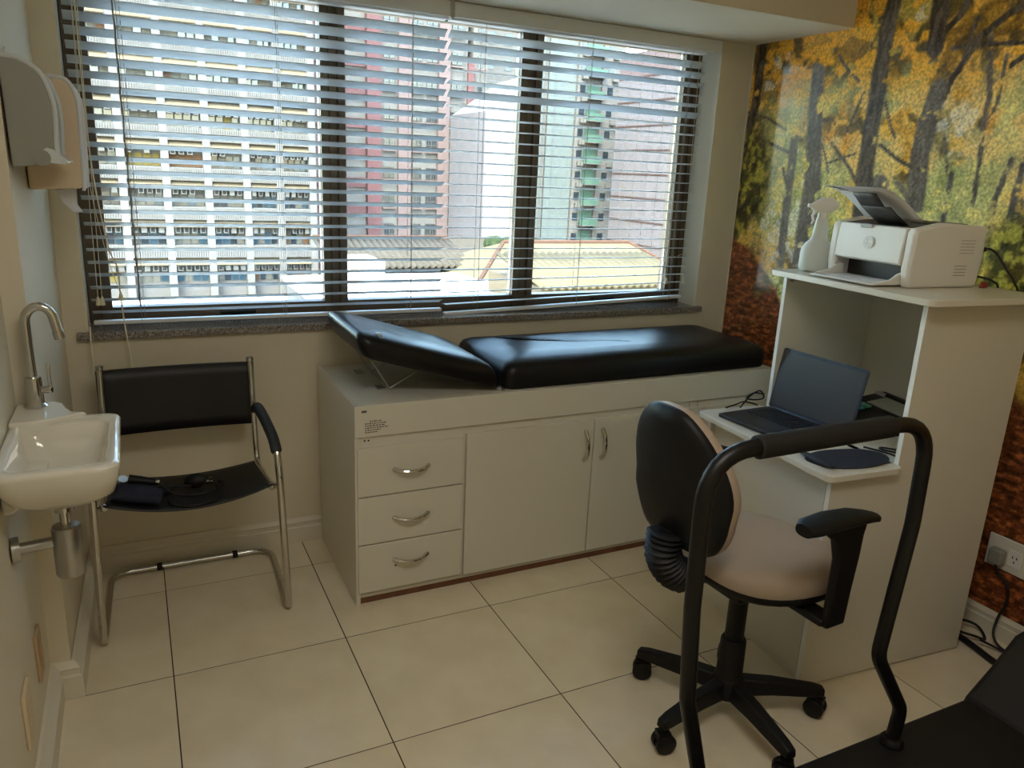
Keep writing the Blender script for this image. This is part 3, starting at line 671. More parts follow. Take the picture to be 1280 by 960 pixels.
# ================================================================== DESK UNIT (turned a few degrees)
th = math.radians(-4.6); DO = Vector((2.60, -1.503, 0))
def dw(u, v, z=0): return Vector((DO.x+u*math.cos(th)-v*math.sin(th), DO.y+u*math.sin(th)+v*math.cos(th), z))
dk = thing('computer_desk', 'white laminate desk with high printer shelf against the forest wall', 'desk', DO, th)
def dp(mb, name, m=m_white, bevel=.0012, **k): return mb.build(name, m, dk, bevel=bevel, world=False, **k)
W = .685; D1 = .285; D2 = .785; ZD = .803; ZT = 1.381; T = .018
def lpanel(v0, v1):
    return MB().prism([(0, 0.006), (D2, .006), (D2, ZT), (D1, ZT), (D1, ZD), (0, ZD)], v0, v1, 'y')
dp(lpanel(0, T), 'side_panel'); dp(lpanel(W-T, W), 'side_panel')
for v in (T/2, W-T/2):   # pale edge bands on the fronts
    dp(MB().box(-.0015, 0, v-T/2, v+T/2, .006, ZD), 'edge_band', m_edge, 0); dp(MB().box(D1-.0015, D1, v-T/2, v+T/2, ZD+.022, ZT), 'edge_band', m_edge, 0)
dp(MB().loft([rrect(-.042, D1-.002, -.028, W+.028, .028, ZD), rrect(-.042, D1-.002, -.028, W+.028, .028, ZD+.022)]).box(D1-.03, D2-.02, T+.001, W-T-.001, ZD, ZD+.022), 'desk_top', m_white, .002)
dp(MB().loft([rrect(.225, D2+.015, -.062, W+.020, .024, ZT), rrect(.225, D2+.015, -.062, W+.020, .024, ZT+.022)]), 'top_shelf', m_white, .002)
dp(MB().box(D2-.035, D2-.020, T, W-T, ZD+.022, ZT), 'back_panel')
dp(MB().box(D2-.0365, D2-.035, .352, .3535, ZD+.03, ZT), 'panel_joint', m_vent, 0)
dp(MB().box(.022, .037, T, W-T, .03, ZD), 'front_panel'); dp(MB().box(.0205, .0220, .040, .0412, .03, ZD), 'panel_joint', m_vent, 0)
dp(MB().cyl((.305, W-T, 1.365), .009, -.012, 'y', 12), 'cam_lock', m_vent)
dp(MB().box(.03, .06, T, W-T, .0, .03), 'plinth', m_white)
# cable hanging at the far end of the shelf
ch = MB().tube(spline([dw(.815, -.055, 1.39), dw(.83, -.06, 1.35), dw(.835, -.075, 1.31), dw(.85, -.07, 1.24), dw(.86, -.05, .95)], 6), .004, 6).build('cable', m_rubber); tag(ch, 'black cable hanging behind the right end of the printer shelf', 'cable')

# ---- printer
ZS = ZT+.022+.0005
pn = thing('printer', 'white laser printer with paper in its trays on top of the desk unit', 'printer', dw(.365, .168, ZS), th)
PWd, PD, PH = .385, .335, .212
def pp(mb, name, m=m_printer, bevel=0, **k): return mb.build(name, m, pn, bevel=bevel, world=False, **k)
# body: right cheek, left cheek, back block, front door with a paper slot underneath
def cheek(v0, v1): return MB().prism([(.006, 0), (PD, 0), (PD+.012, PH*.5), (PD+.006, PH*1.02), (PD*.38, PH*1.06), (.012, PH*.96), (0, PH*.90), (-.004, PH*.3)], v0, v1, 'y')
pp(cheek(0, .040), 'side_cheek', bevel=.012, seg=3); pp(cheek(PWd-.040, PWd), 'side_cheek', bevel=.012, seg=3)
pp(MB().box(.07, PD, .03, PWd-.03, .004, PH*.93), 'chassis', m_printerd)
pp(MB().box(PD-.06, PD+.006, .03, PWd-.03, .004, PH*1.0), 'rear_cover', bevel=.006)
door = MB().loft([[(u, v, z) for u, z in ((.004, PH*.34), (-.010, PH*.37), (-.008, PH*.6), (.002, PH*.955), (.03, PH*.955), (.03, PH*.34))] for v in np.linspace(.041, PWd-.041, 2)])
dr = pp(door, 'front_door', bevel=.004); 
pp(MB().box(-.006, .012, PWd/2-.005, PWd/2+.050, PH*.90, PH*.965), 'door_latch', m_ltgrey, .003)
pp(MB().prism([(.03, PH*.93), (.03, PH*.965), (.12, PH*1.01), (PD-.05, PH*1.045), (PD-.05, PH*1.0), (.12, PH*.93)], .040, PWd-.040, 'y'), 'top_tray', m_printerd, .002)
pp(MB().box(.13, PD-.07, .05, .15, PH*1.0, PH*1.032), 'output_slot', m_black, .002)
pp(MB().box(.0, .10, .045, PWd-.045, .006, .010), 'paper_bed', m_black)
tray = MB().box(-.118, .06, .045, PWd-.045, .005, .010); pp(tray, 'front_tray', m_printer, .003)
for v in (.042, PWd-.052):
    pp(MB().prism([(.04, .006), (-.105, .006), (-.10, .012), (-.03, .026), (.0, .045), (.02, .05), (.04, .05)], v, v+.010, 'y'), 'tray_wing', m_printer, .003)
pp(MB().box(-.004, .012, PWd-.050, PWd-.044, .02, .055), 'paper_guide', m_ltgrey, .003)
for k in range(5): pp(MB().box(PD-.115, PD-.045, -.0010, .0012, PH*.78-k*.011, PH*.78-k*.011+.0016), 'vent_slit', m_vent)
for k in range(4): pp(MB().box(PD-.125, PD-.068, -.0010, .0012, PH*.36-k*.011, PH*.36-k*.011+.0022), 'vent_slit', m_vent)
# round emblem with the two letters
em = pp(MB().cyl((0, 0, 0), .0235, .0016, 'z', 32), 'emblem', mat('emblem_grey', (208, 207, 202), .35)); em.location = (-.0088, PWd/2-.004, PH*.66); em.rotation_euler = Matrix(((0, 0, -1), (-1, 0, 0), (0, 1, 0))).to_euler()
fc = bpy.data.curves.new('emblem_letters', 'FONT'); fc.body = 'hp'; fc.size = .034; fc.align_x = 'CENTER'; fc.align_y = 'CENTER'; fc.extrude = .0008; fc.shear = .35; fc.space_character = .9
fo = bpy.data.objects.new('emblem_letters', fc); COL.objects.link(fo); fo.parent = em; fo.location = (0, .001, .0018); fc.materials.append(mat('emblem_letter_white', (244, 244, 242), .3))
bpy.context.view_layer.update(); me_ = bpy.data.meshes.new_from_object(fo.evaluated_get(bpy.context.evaluated_depsgraph_get()))
bpy.data.objects.remove(fo); fo = link('emblem_letters', me_, em, (0, .001, .0018))
# dark paper support flaps leaning forward out of the top
def leaf(pts2, v0, v1, name, m, thick, par=None):
    mb = MB(); mb.grid([[(u, v, z) for v in np.linspace(v0, v1, 5)] for u, z in pts2]); return mb.build(name, m, par or pn, world=False, solid=thick, smooth=60)
leaf([(.060, PH*.965), (-.006, PH*1.15), (-.040, PH*1.26)], PWd/2-.105, PWd/2+.025, 'paper_support', m_printerd, .004)
leaf([(-.036, PH*1.26), (-.086, PH*1.47)], PWd/2-.075, PWd/2+.030, 'paper_support', m_printerd, .003)
sh = MB(); rows = []
for k in range(14):
    t_ = k/13; u = .085-.20*t_-.02*t_*t_; z = PH*.985+.166*t_-.045*t_**3
    rows.append([(u, v, z+.012*(1-t_)) for v in np.linspace(.055, .315, 5)])
sh.grid(rows); 
def world_from(parent, o): o.location = parent.location; o.rotation_euler = parent.rotation_euler
o = sh.build('paper_sheet', m_paper, None, solid=.0008, smooth=60); world_from(pn, o); o.location = Vector(o.location)+Vector((0, 0, .002)); tag(o, 'curled white sheet standing in the printer top tray', 'paper')
pr = MB()
for k in range(5):
    t_ = .96-.05*k; u = .085-.20*t_-.02*t_*t_; z = PH*.985+.166*t_-.045*t_**3+.012*(1-t_)
    pr.obox((u-.0006, .290-.004*k, z-.0012), (.0012, random.uniform(.02, .045), .0040), Matrix.Rotation(math.radians(-66), 3, 'Y'))
pr.build('printed_lines', m_print, o, world=False)
o = MB().box(-.112, .05, .062, PWd-.062, .0105, .0118).build('paper_sheet', m_paper); world_from(pn, o); tag(o, 'flat white paper lying on the printer front tray', 'paper')
# cables and a red clip behind it
c1 = MB().tube(spline([dw(.720, .19, 1.535), dw(.75, .18, 1.54), dw(.775, .165, 1.52), dw(.79, .13, 1.47), dw(.80, .10, 1.43), dw(.82, .09, 1.36), dw(.83, .08, 1.0)], 6), [.009]*4+[.004]*33, 8).build('power_cable', m_rubber); tag(c1, 'black power cable plugged into the back of the printer', 'cable')
c2 = MB().tube(spline([dw(.712, .22, 1.432), dw(.735, .215, 1.438), dw(.76, .20, 1.436), dw(.785, .17, 1.425), dw(.81, .16, 1.39), dw(.83, .15, 1.2)], 6), [.008]*6+[.004]*25, 8).build('data_cable', m_rubber); tag(c2, 'short black data cable low behind the printer', 'cable')
rc = thing('red_clip', 'small red plastic clip beside the back corner of the printer', 'clip', dw(.735, .165, ZS), .3)
MB().box(-.022, .022, -.010, .010, 0, .009).build('base', m_red, rc, world=False, bevel=.003); MB().box(-.014, .0, -.006, .006, .009, .022).box(.006, .020, -.006, .006, .009, .017).build('jaw', m_red, rc, world=False, bevel=.002)

# ---- spray bottle
sb = thing('spray_bottle', 'translucent spray bottle half full of pale liquid, left of the printer', 'bottle', dw(.375, .622, ZS), math.radians(-26))
bp2 = [(.030, 0), (.054, .004), (.059, .014), (.0595, .072), (.057, .092), (.047, .110), (.034, .122), (.0275, .136), (.026, .165), (.022, .190), (.0185, .210)]
MB().lathe([(r*1.10, z) for r, z in bp2], seg=28, sy=.86).build('bottle', m_bottle, sb, world=False, smooth=60)
MB().lathe([(.028, .003), (.051, .006), (.053, .016), (.053, .072), (.0515, .094), (.045, .106)], seg=28, sy=.84).build('liquid', bottle_mat('pale_liquid', (216, 234, 232), .5, .35), sb, world=False, smooth=60)
MB().lathe([(.0175, .205), (.019, .207), (.019, .226), (.015, .230), (.012, .236)], seg=18).build('collar', m_edge, sb, world=False)
hd = MB(); hd.loft([[(x, y*w_, z) for x, z in ((-.034, .232), (.030, .228), (.052, .246), (.056, .268), (.03, .286), (-.012, .284), (-.048, .262), (-.050, .246))] for y, w_ in ((-.014, 1), (.014, 1))]); hd.build('spray_head', m_edge, sb, world=False, bevel=.004)
sb_h = COL.objects['spray_head']; 
MB().tube([(-.030, 0, .238), (-.040, 0, .216), (-.034, 0, .196), (-.040, 0, .184)], [.007, .006, .005, .004], 8).build('trigger', m_edge, sb, world=False)
MB().cyl((-.050, 0, .254), .008, -.012, 'x', 12).build('nozzle', m_edge, sb, world=False)

# ---- laptop
ZK = ZD+.022
hl = Vector((2.920, -.872, 0)); hd_ = Vector((.042, -.999, 0)); dd_ = Vector((-.999, -.042, 0))
LW, LD, LH = .403, .280, .250
lt = thing('laptop', 'open dark grey laptop on the desk, screen off', 'laptop', (hl.x+hd_.x*LW/2, hl.y+hd_.y*LW/2, ZK+.0005), math.atan2(-dd_.y, -dd_.x))
# local frame: +x away from the user (towards the screen), y to the left
def lpart(mb, name, m, bevel=0, par=None): return mb.build(name, m, par or lt, world=False, bevel=bevel)
lpart(MB().loft([rrect(-LD, 0, -LW/2, LW/2, .010, .002), rrect(-LD, 0, -LW/2, LW/2, .010, .014)]), 'base', m_laptop, .002)
kb = MB()
for r_ in range(6):
    for c_ in range(15):
        if r_ == 5 and 4 <= c_ <= 8:
            if c_ == 4: kb.box(-0.045-r_*.0205, -0.045-r_*.0205+.017, .5*LW-.03-0.0228*9, .5*LW-.03-0.0228*4-.004, .014, .0158)
            continue
        kb.box(-0.045-r_*.0205, -0.045-r_*.0205+.017, .5*LW-.03-0.0228*(c_+1)+.004, .5*LW-.03-0.0228*c_, .014, .0158)
lpart(kb, 'keyboard', m_key)['kind'] = 'stuff'
lpart(MB().box(-.238, -.160, -.055, .06, .0139, .0143), 'touchpad', m_laptop)
lpart(MB().box(-.006, .002, -LW/2+.03, LW/2-.03, .012, .020), 'hinge', m_lapedge, .003)
lid = bpy.data.objects.new('lid', MB().loft([rrect(-LW/2, LW/2, 0, LH, .010, -.005), rrect(-LW/2, LW/2, 0, LH, .010, 0)]).mesh('lid', m_lapedge)); COL.objects.link(lid); lid.parent = lt
tilt = math.radians(11)
# lid local x along -y(lt), local y up, local z towards the user
upv = Vector((math.sin(tilt), 0, math.cos(tilt))); nv_ = Vector((-math.cos(tilt), 0, math.sin(tilt))); xv = upv.cross(nv_)
lid.matrix_local = Matrix(((xv.x, upv.x, nv_.x, 0), (xv.y, upv.y, nv_.y, 0), (xv.z, upv.z, nv_.z, .016), (0, 0, 0, 1)))
o = MB().box(-LW/2+.008, LW/2-.008, .014, LH-.014, .0, .0012).build('screen', m_screen, lid, world=False)
MB().cyl((0, LH-.007, 0), .003, .0012, 'z', 10).build('webcam', m_key, lid, world=False)
# ---- desk clutter
ck = MB(); ck.tube(spline([dw(.09, .702, ZK+.005), dw(.13, .704, ZK+.012), dw(.17, .698, ZK+.026), dw(.21, .704, ZK+.018), dw(.25, .699, ZK+.006)], 6), .0035, 6); ck.build('cable', m_rubber); tag(COL.objects[-1] if False else [o_ for o_ in COL.objects if o_.name.startswith('cable') and 'label' not in o_][0], 'thin black cable trailing left of the laptop keyboard', 'cable')
ck2 = MB(); ck2.tube(spline([dw(.15, .686, ZK+.006), dw(.20, .692, ZK+.052), dw(.255, .702, ZK+.068), dw(.268, .690, ZK+.04), dw(.22, .684, ZK+.036), dw(.18, .690, ZK+.045), dw(.225, .702, ZK+.060), dw(.27, .692, ZK+.055)], 6), .0035, 6); tag(ck2.build('cable', m_rubber), 'tangle of black charger cable beside the laptop hinge', 'cable')
mp = thing('mouse_pad', 'dark rounded mouse pad at the near corner of the desk', 'mouse pad', dw(.148, .092, ZK+.0005), th)
pts = spline([(x_, y_*.86, 0) for x_, y_, z_ in [(-.155, .03, 0), (-.12, -.065, 0), (.0, -.10, 0), (.12, -.075, 0), (.165, .0, 0), (.12, .07, 0), (.0, .10, 0), (-.10, .085, 0)]], 6, True)
MB().loft([pts, [(p.x, p.y, .004) for p in pts]]).build('pad', m_pad, mp, world=False)
MB().loft([[(-.135+.02*math.cos(a)*(1-.3*abs(s_)), s_*.075, .0125+.010*math.sin(a)*(1-s_*s_*.8)) for a in [2*PI*j/12 for j in range(12)]] for s_ in np.linspace(-.95, .95, 9)]).build('wrist_rest', m_pad, mp, world=False, smooth=60)
cl = MB().tube(spline([dw(.30, .17, ZK+.004), dw(.33, .09, ZK+.006), dw(.34, .045, ZK+.005), dw(.39, .035, ZK+.006), dw(.40, .08, ZK+.008), dw(.36, .14, ZK+.006), dw(.33, .12, ZK+.010), dw(.36, .06, ZK+.012), dw(.41, .055, ZK+.006)], 6), .0035, 6).build('cable', m_rubber); tag(cl, 'loop of black cable behind the mouse pad', 'cable')
dv = thing('keypad_device', 'black desktop device with grey display and teal keys behind the laptop', 'device', dw(.590, .385, ZK+.0008), th+math.radians(-8))
MB().prism([(-.155, 0), (.125, 0), (.125, .074), (.10, .079), (-.155, .030)], -.16, .16, 'y').build('body', m_black, dv, world=False, bevel=.006)
sl = math.atan2(.05, .27)
def on_dev(u, v, h=0): return Vector((u, v, .030+(u+.16)*math.tan(sl)+h))
def dev_box(u0, u1, v0, v1, h): 
    mb = MB(); c = on_dev((u0+u1)/2, (v0+v1)/2, h/2); mb.obox(c, (u1-u0, v1-v0, h), Matrix.Rotation(-sl, 3, 'Y')); return mb
dev_box(.005, .095, -.125, .085, .004).build('display', m_lcd, dv, world=False)
for r_ in range(4):
    for c_ in range(4):
        dev_box(-.125+r_*.030, -.103+r_*.030, .145-c_*.030-.024, .145-c_*.030, .008).build('key', m_teal if (r_+c_) % 3 else m_green, dv, world=False, bevel=.002)
MB().box(.100, .130, -.14, .14, .075, .090).build('handle_bar', m_black, dv, world=False, bevel=.005); MB().obox((.10, .125, .084), (.02, .05, .012)).build('sticker', m_ltgrey, dv, world=False)
cpb = thing('copper_ornament', 'small round copper ornament beside the keypad device', 'ornament', dw(.655, .085, ZK+.0008))
MB().ball((0, 0, .055), .030, 14).build('ball', m_copper, cpb, world=False, smooth=60); MB().lathe([(.022, 0), (.022, .006), (.008, .014), (.008, .03)], seg=16).build('foot', m_copper, cpb, world=False)

# ================================================================== OFFICE CHAIR
oc = thing('office_chair', 'black swivel office chair with taupe seat, pulled up to the white desk', 'chair', (2.265, -1.498, 0), 0)
oc_yaw = math.radians(3)
def Rz(p, a): return (p[0]*math.cos(a)-p[1]*math.sin(a), p[0]*math.sin(a)+p[1]*math.cos(a), p[2])
def cpart(mb, name, m, par=None, rot=True, **k):
    if rot: mb.v = [Rz(p, oc_yaw) for p in mb.v]
    return mb.build(name, m, par or oc, world=False, **k)
for a_ in (120, 191, 264, 334, 48):
    a = math.radians(a_); c_, s_ = math.cos(a), math.sin(a)
    def P(r, z, w, h):
        return [(r*c_-w*s_, r*s_+w*c_, z-h), (r*c_+w*s_, r*s_-w*c_, z-h), (r*c_+w*.8*s_, r*s_-w*.8*c_, z+h), (r*c_-w*.8*s_, r*s_+w*.8*c_, z+h)]
    lg = cpart(MB().loft([P(.02, .115, .028, .032), P(.15, .115, .025, .026), P(.29, .104, .022, .019), P(.325, .099, .019, .015)]), 'base_leg', m_black, rot=False, bevel=.006)
    cx, cy = .318*c_, .318*s_; ca = a+random.uniform(-.9, .9)
    cst = MB()
    ax = Vector((-math.sin(ca), math.cos(ca), 0))
    for sg in (-1, 1):
        cc = Vector((cx-.012*math.cos(ca), cy-.012*math.sin(ca), .034))+ax*sg*.005
        cst.tube([cc, cc+ax*sg*.004, cc+ax*sg*.018, cc+ax*sg*.023], [.030, .0335, .0335, .026], 18)
    cst.cyl((cx, cy, .045), .009, .045, 'z', 10); cst.obox((cx-.006*math.cos(ca), cy-.006*math.sin(ca), .058), (.04, .034, .03), Matrix.Rotation(ca, 3, 'Z'))
    cst.build('caster', m_black, lg, world=False, bevel=0)
cpart(MB().lathe([(.02, .075), (.058, .085), (.060, .125), (.048, .150), (.043, .158), (.041, .285), (.037, .292), (.02, .293)], seg=24), 'column_shroud', m_black, rot=False)
cpart(MB().lathe([(.031, .28), (.031, .50)], seg=20), 'gas_column', m_black, rot=False)
# seat
def seat_ring(sc, z, cx=.072): 
    o = []
    for j in range(40):
        a = 2*PI*j/40; e = 2/2.7; x = .242*math.copysign(abs(math.cos(a))**e, math.cos(a)); y = .245*math.copysign(abs(math.sin(a))**e, math.sin(a))
        o.append((cx+x*sc*(1), y*sc*(1-.10*(x < 0)*abs(x)/.24), z+.062-.012*max(0, x/.242)**3))
    return o
cpart(MB().loft([seat_ring(.80, .462), seat_ring(.955, .470), seat_ring(.985, .484), seat_ring(.975, .494)]), 'seat_pan', m_black, smooth=50)
cpart(MB().loft([seat_ring(.965, .490), seat_ring(.985, .505), seat_ring(.98, .528), seat_ring(.94, .550), seat_ring(.84, .564), seat_ring(.6, .569), seat_ring(.25, .566)]), 'seat', m_taupe, smooth=60, label='taupe seat cushion')
cpart(MB().box(-.10, .14, -.09, .09, .48, .515), 'mechanism', m_black, bevel=.01)
cpart(MB().tube([(.10, -.09, .500), (.12, -.225, .486), (.125, -.262, .478)], [.006, .006, .011], 8), 'tilt_lever', m_black)
# back shell and cushion
def back_outline(n=44):
    pts = spline([(0, .0, 0), (-.13, .012, 0), (-.185, .09, 0), (-.205, .20, 0), (-.20, .31, 0), (-.165, .41, 0), (-.10, .465, 0), (0, .475, 0), (.10, .465, 0), (.165, .41, 0), (.20, .31, 0), (.205, .20, 0), (.185, .09, 0), (.13, .012, 0)], 4, True)
    return [(p.x, p.y) for p in pts]
BO = back_outline()
def bring(sc, x, dz=0):
    o = []
    for (y, z) in BO:
        yy = y*sc*(1-.30*max(0, (z-.20)/.27)**2); zz = (.237+(z-.237)*sc)*.95
        curv = .035*(yy/.2)**2                         # wraps forward at the sides
        lean = -.055*max(0, (zz-.20)/.27)+.030*max(0, (.14-zz)/.14)
        o.append((x+curv+lean, yy*1.0+.062, .656+zz))
    return o
BX = -.290
cpart(MB().loft([bring(.35, BX-.018), bring(.80, BX-.016), bring(.955, BX-.006), bring(1.0, BX+.006), bring(1.0, BX+.020)]), 'backrest_shell', m_black, smooth=60)
cpart(MB().loft([bring(.985, BX+.018), bring(1.0, BX+.030), bring(.985, BX+.052), bring(.90, BX+.070), bring(.6, BX+.078), bring(.2, BX+.079)]), 'backrest_cushion', m_taupe, smooth=60, label='taupe backrest cushion')
# bellows over the back bar
bl = MB(); sp_ = spline([(-.04, .01, .53), (-.17, .03, .540), (-.255, .045, .570), (-.300, .05, .64), (-.298, .05, .715)], 10)
cpart(MB().tube(sp_, .022, 10), 'back_bar', m_black)
bp3 = sp_[15:40]; rings_r = [.058 if k % 2 else .045 for k in range(len(bp3))]
cpart(MB().tube(bp3, rings_r, 14), 'bellows', m_rubber, smooth=20)
for s_ in (-1, 1):
    y = s_*.292
    cpart(MB().loft([[(x+dx, yy, z) for x, yy in ((-.040*w, y-.013), (.040*w, y-.013), (.040*w, y+.013), (-.040*w, y+.013))] for z, w, dx in ((.49, 1.0, .07), (.60, 1.05, .075), (.71, 1.2, .08), (.775, 1.5, .07), (.81, 2.2, .05))]).box(.02, .09, min(y, s_*.10), max(y, s_*.10), .492, .515), 'arm_post', m_black, bevel=.007)
    pr_ = [(x_*1.12-.004, w_*1.05, z_+.064) for x_, w_, z_ in [(-.105, .026, .767), (-.08, .042, .772), (.0, .046, .776), (.08, .040, .772), (.135, .032, .762), (.165, .020, .752)]]
    rings_ = []
    for x, w, z in pr_:
        th_ = .017 if x < .12 else .013
        rings_.append([(x, y+w*math.copysign(abs(math.cos(a))**.75, math.cos(a)), z+th_*math.copysign(abs(math.sin(a))**.8, math.sin(a))) for a in [2*PI*j/16 for j in range(16)]])
    cpart(MB().loft(rings_), 'armrest', m_black, smooth=50)

# ================================================================== TREADMILL
m_deck = mat('treadmill_black', (12, 12, 12), .6)
tm = thing('treadmill', 'black exercise treadmill with foam-gripped side handrail in the foreground', 'treadmill', (2.6, -2.2, 0))
MB().box(1.35, 3.50, -2.56, -1.852, .025, .095).build('deck', m_deck, tm, bevel=.012, seg=3)
MB().box(1.45, 3.05, -2.46, -1.95, .095, .099).build('belt', m_rubber, tm)
for x in (1.45, 3.35):
    for y in (-2.5, -1.91): MB().cyl((x, y, 0), .028, .03, 'z', 14).build('foot', m_rubber, tm)
rail = [(1.805, -1.9, .095), (1.806, -1.9, .22), (1.728, -1.9, .50), (1.708, -1.9, .76), (1.700, -1.9, 1.146), (2.445, -1.9, 1.150), (2.455, -1.9, .85), (2.418, -1.9, .44), (2.575, -1.9, .215), (2.562, -1.9, .095)]
MB().tube(fillet(rail, [0, .12, .16, .2, .13, .13, .3, .10, .08, 0], 8), .0205, 16).build('handrail', m_blackm, tm, label='bent black tube handrail')
MB().tube([(1.842, -1.9, 1.1466), (1.846, -1.9, 1.1466), (2.290, -1.9, 1.1493), (2.294, -1.9, 1.1493)], [.024, .0285, .0285, .024], 18).build('foam_grip', m_foam, tm, label='black foam grip on the top bar')
for x in (1.805, 2.562): MB().lathe([(.036, .095), (.036, .106), (.028, .118), (.021, .120)], (x, -1.9, 0), 20).build('collar', m_blackm, tm)
MB().loft([[(x, y, z) for x, z in ((2.98, .096), (3.10, .190), (3.20, .285), (3.46, .33), (3.51, .22), (3.51, .03), (2.98, .03))] for y in (-2.58, -1.845)]).build('motor_cover', mat('charcoal_plastic', (26, 26, 26), .55), tm, bevel=.02, seg=3, label='charcoal plastic motor cover')

# ================================================================== OUTLETS AND FLOOR CABLES
op = thing('power_outlet', 'cream double outlet plate with a plug, low on the right wall', 'outlet', (XR, -1.55, .35))
MB().box(XR-.010, XR, -1.645, -1.468, .286, .420).build('plate', m_socket, op, bevel=.003)
MB().box(XR-.013, XR-.010, -1.605, -1.555, .315, .385).build('socket', m_edge, op, bevel=.002)
for y, z in ((-1.572, .357), (-1.588, .357), (-1.580, .338)): MB().box(XR-.0136, XR-.013, y-.002, y+.002, z-.005, z+.005).build('slot', m_black, op)
ow = thing('wall_outlet', 'cream wall plate half hidden behind the tall side of the desk', 'outlet', (XR, -1.40, .36))
MB().box(XR-.010, XR, -1.428, -1.352, .282, .435).build('plate', m_socket, ow, bevel=.003); MB().box(XR-.0125, XR-.010, -1.415, -1.365, .325, .395).build('socket', m_edge, ow, bevel=.002)
tag(MB().tube(spline([(XR-.012, -1.40, .345), (XR-.035, -1.402, .342), (XR-.045, -1.41, .325), (XR-.05, -1.395, .28), (XR-.06, -1.37, .06), (XR-.08, -1.36, .012)], 6), [.009]*8+[.004]*23, 8).build('plug_cable', m_rubber), 'short black cable plugged into the half hidden outlet', 'cable')
pg = thing('plug', 'grey plug adapter with black cord in the right wall outlet', 'plug', (XR-.013, -1.525, .345))
MB().box(XR-.052, XR-.0135, -1.552, -1.497, .312, .375).build('plug_body', mat('grey_plug', (150, 148, 138), .5), pg, bevel=.008, seg=3)
MB().tube(spline([(XR-.04, -1.528, .315), (XR-.035, -1.545, .28), (XR-.03, -1.590, .234), (XR-.035, -1.600, .17), (XR-.04, -1.585, .10), (XR-.07, -1.60, .04), (XR-.085, -1.65, .012), (XR-.065, -1.74, .008), (XR-.055, -1.82, .008)], 7), .0052, 8).build('cord', m_rubber, pg)
tag(MB().tube(spline([(3.455, -1.525, .014), (3.44, -1.60, .014), (3.42, -1.68, .014), (3.402, -1.785, .014), (3.39, -1.84, .014)], 6), .0125, 8, flat=1.0).build('thick_cable', m_rubber), 'thick black treadmill cable on the floor beside the desk', 'cable')
tag(MB().tube(spline([(3.44, -1.40, .006), (3.52, -1.455, .035), (3.572, -1.515, .03), (3.545, -1.575, .008), (3.49, -1.560, .027), (3.44, -1.49, .03), (3.43, -1.42, .006)], 6), .0055, 8).build('cable_loop', m_rubber), 'loop of black cable on the floor against the right baseboard', 'cable')
tag(MB().tube(spline([(3.475, -1.595, .034), (3.52, -1.66, .012), (3.50, -1.74, .006), (3.47, -1.83, .006)], 6), .005, 8).build('cable', m_rubber), 'thin black cable running forward along the floor from the thick one', 'cable')

# ================================================================== OUTSIDE
tag(MB().box(-150, 250, 2, 400, -22, -20).build('street_ground', m_ground), None, None, None, 'structure')
cache = {}
def inst(key, mb_fn, m, parent, loc, name):
    if key not in cache: cache[key] = mb_fn().mesh(name, m, smooth=0)
    return link(name, cache[key], parent, loc)
# --- white office block with parapets, sunshades, cooling units and window bands
ob = thing('office_building', 'white office tower with rows of cooling units, far left behind the blind', 'building', (6, 70, -20))
X0, X1, YB = -3.0, 15.15, 66.5
ox, oy, oz = ob.location
MB().box(X0-.2, X1, YB+.9, YB+10, -20, 24).build('tower_wall', m_owhite, ob)
bays = [-2.95, .25, 3.42, 6.58, 9.62, 12.35, 15.10]
for x in bays: MB().box(x-.30, x+.30, YB-.15, YB+1.0, -20, 24).build('pilaster', m_owhite, ob)
def ribs(w):
    n = 14; mb = MB().box(-w/2, w/2, -.06, .9, 0, 1.05)
    for q in range(n): mb.box(-w/2+w*(q+.12)/n, -w/2+w*(q+.75)/n, -.16, -.05, .02, 1.0)
    return mb
glassk = [m_oglass, m_oglassb, m_ocurt, m_oglass, m_oglassb, m_ocurt, m_oyel, m_oora]
for k in range(9):
    zb = 18.6-3.12*k                       # underside of the parapet of this floor
    for i in range(len(bays)-1):
        a, b_ = bays[i]+.30, bays[i+1]-.30; w = b_-a; xc = (a+b_)/2
        inst(('par', i), lambda: ribs(w), m_owhite, ob, (xc-ox, YB-oy, zb-oz), 'parapet_panel')
        inst(('shade', i), lambda: MB().loft([[(x, y, z) for y, z in ((-.35, -.55), (.35, 0), (.45, 0), (-.25, -.62))] for x in (-w/2, w/2)]), m_ocream, ob, (xc-ox, YB-oy, zb-oz), 'sunshade')
        n = 4
        for j in range(n):
            xx = a+w*(j+.5)/n; ww = w/n-.12
            r_ = rng.random(); km = int(rng.integers(0, 6)) if r_ < .93 else int(rng.integers(6, 8))
            if k == 5 and i in (1, 2): km = 6 if i == 1 else 7
            key = ('gl', km, round(ww, 2))
            if key not in cache: cache[key] = MB().box(-ww/2, ww/2, 0, .05, -.48, .48).mesh('window', glassk[km], smooth=0)
            link('window', cache[key], ob, (xx-ox, YB+.78-oy, zb-1.55-oz))
            if rng.random() < .85:
                inst(('ac', round(ww, 2)), lambda: MB().box(-ww*.40, ww*.40, -.30, .45, -.26, .26), m_oac, ob, (xx-ox, YB+.30-oy, zb-.82-oz), 'cooling_unit')
                if rng.random() < .7: inst(('acv', round(ww, 2)), lambda: MB().box(-ww*.26, ww*.26, -.03, .03, -.17, .17), m_odark, ob, (xx-ox, YB-.01-oy, zb-.82-oz), 'cooling_grille')
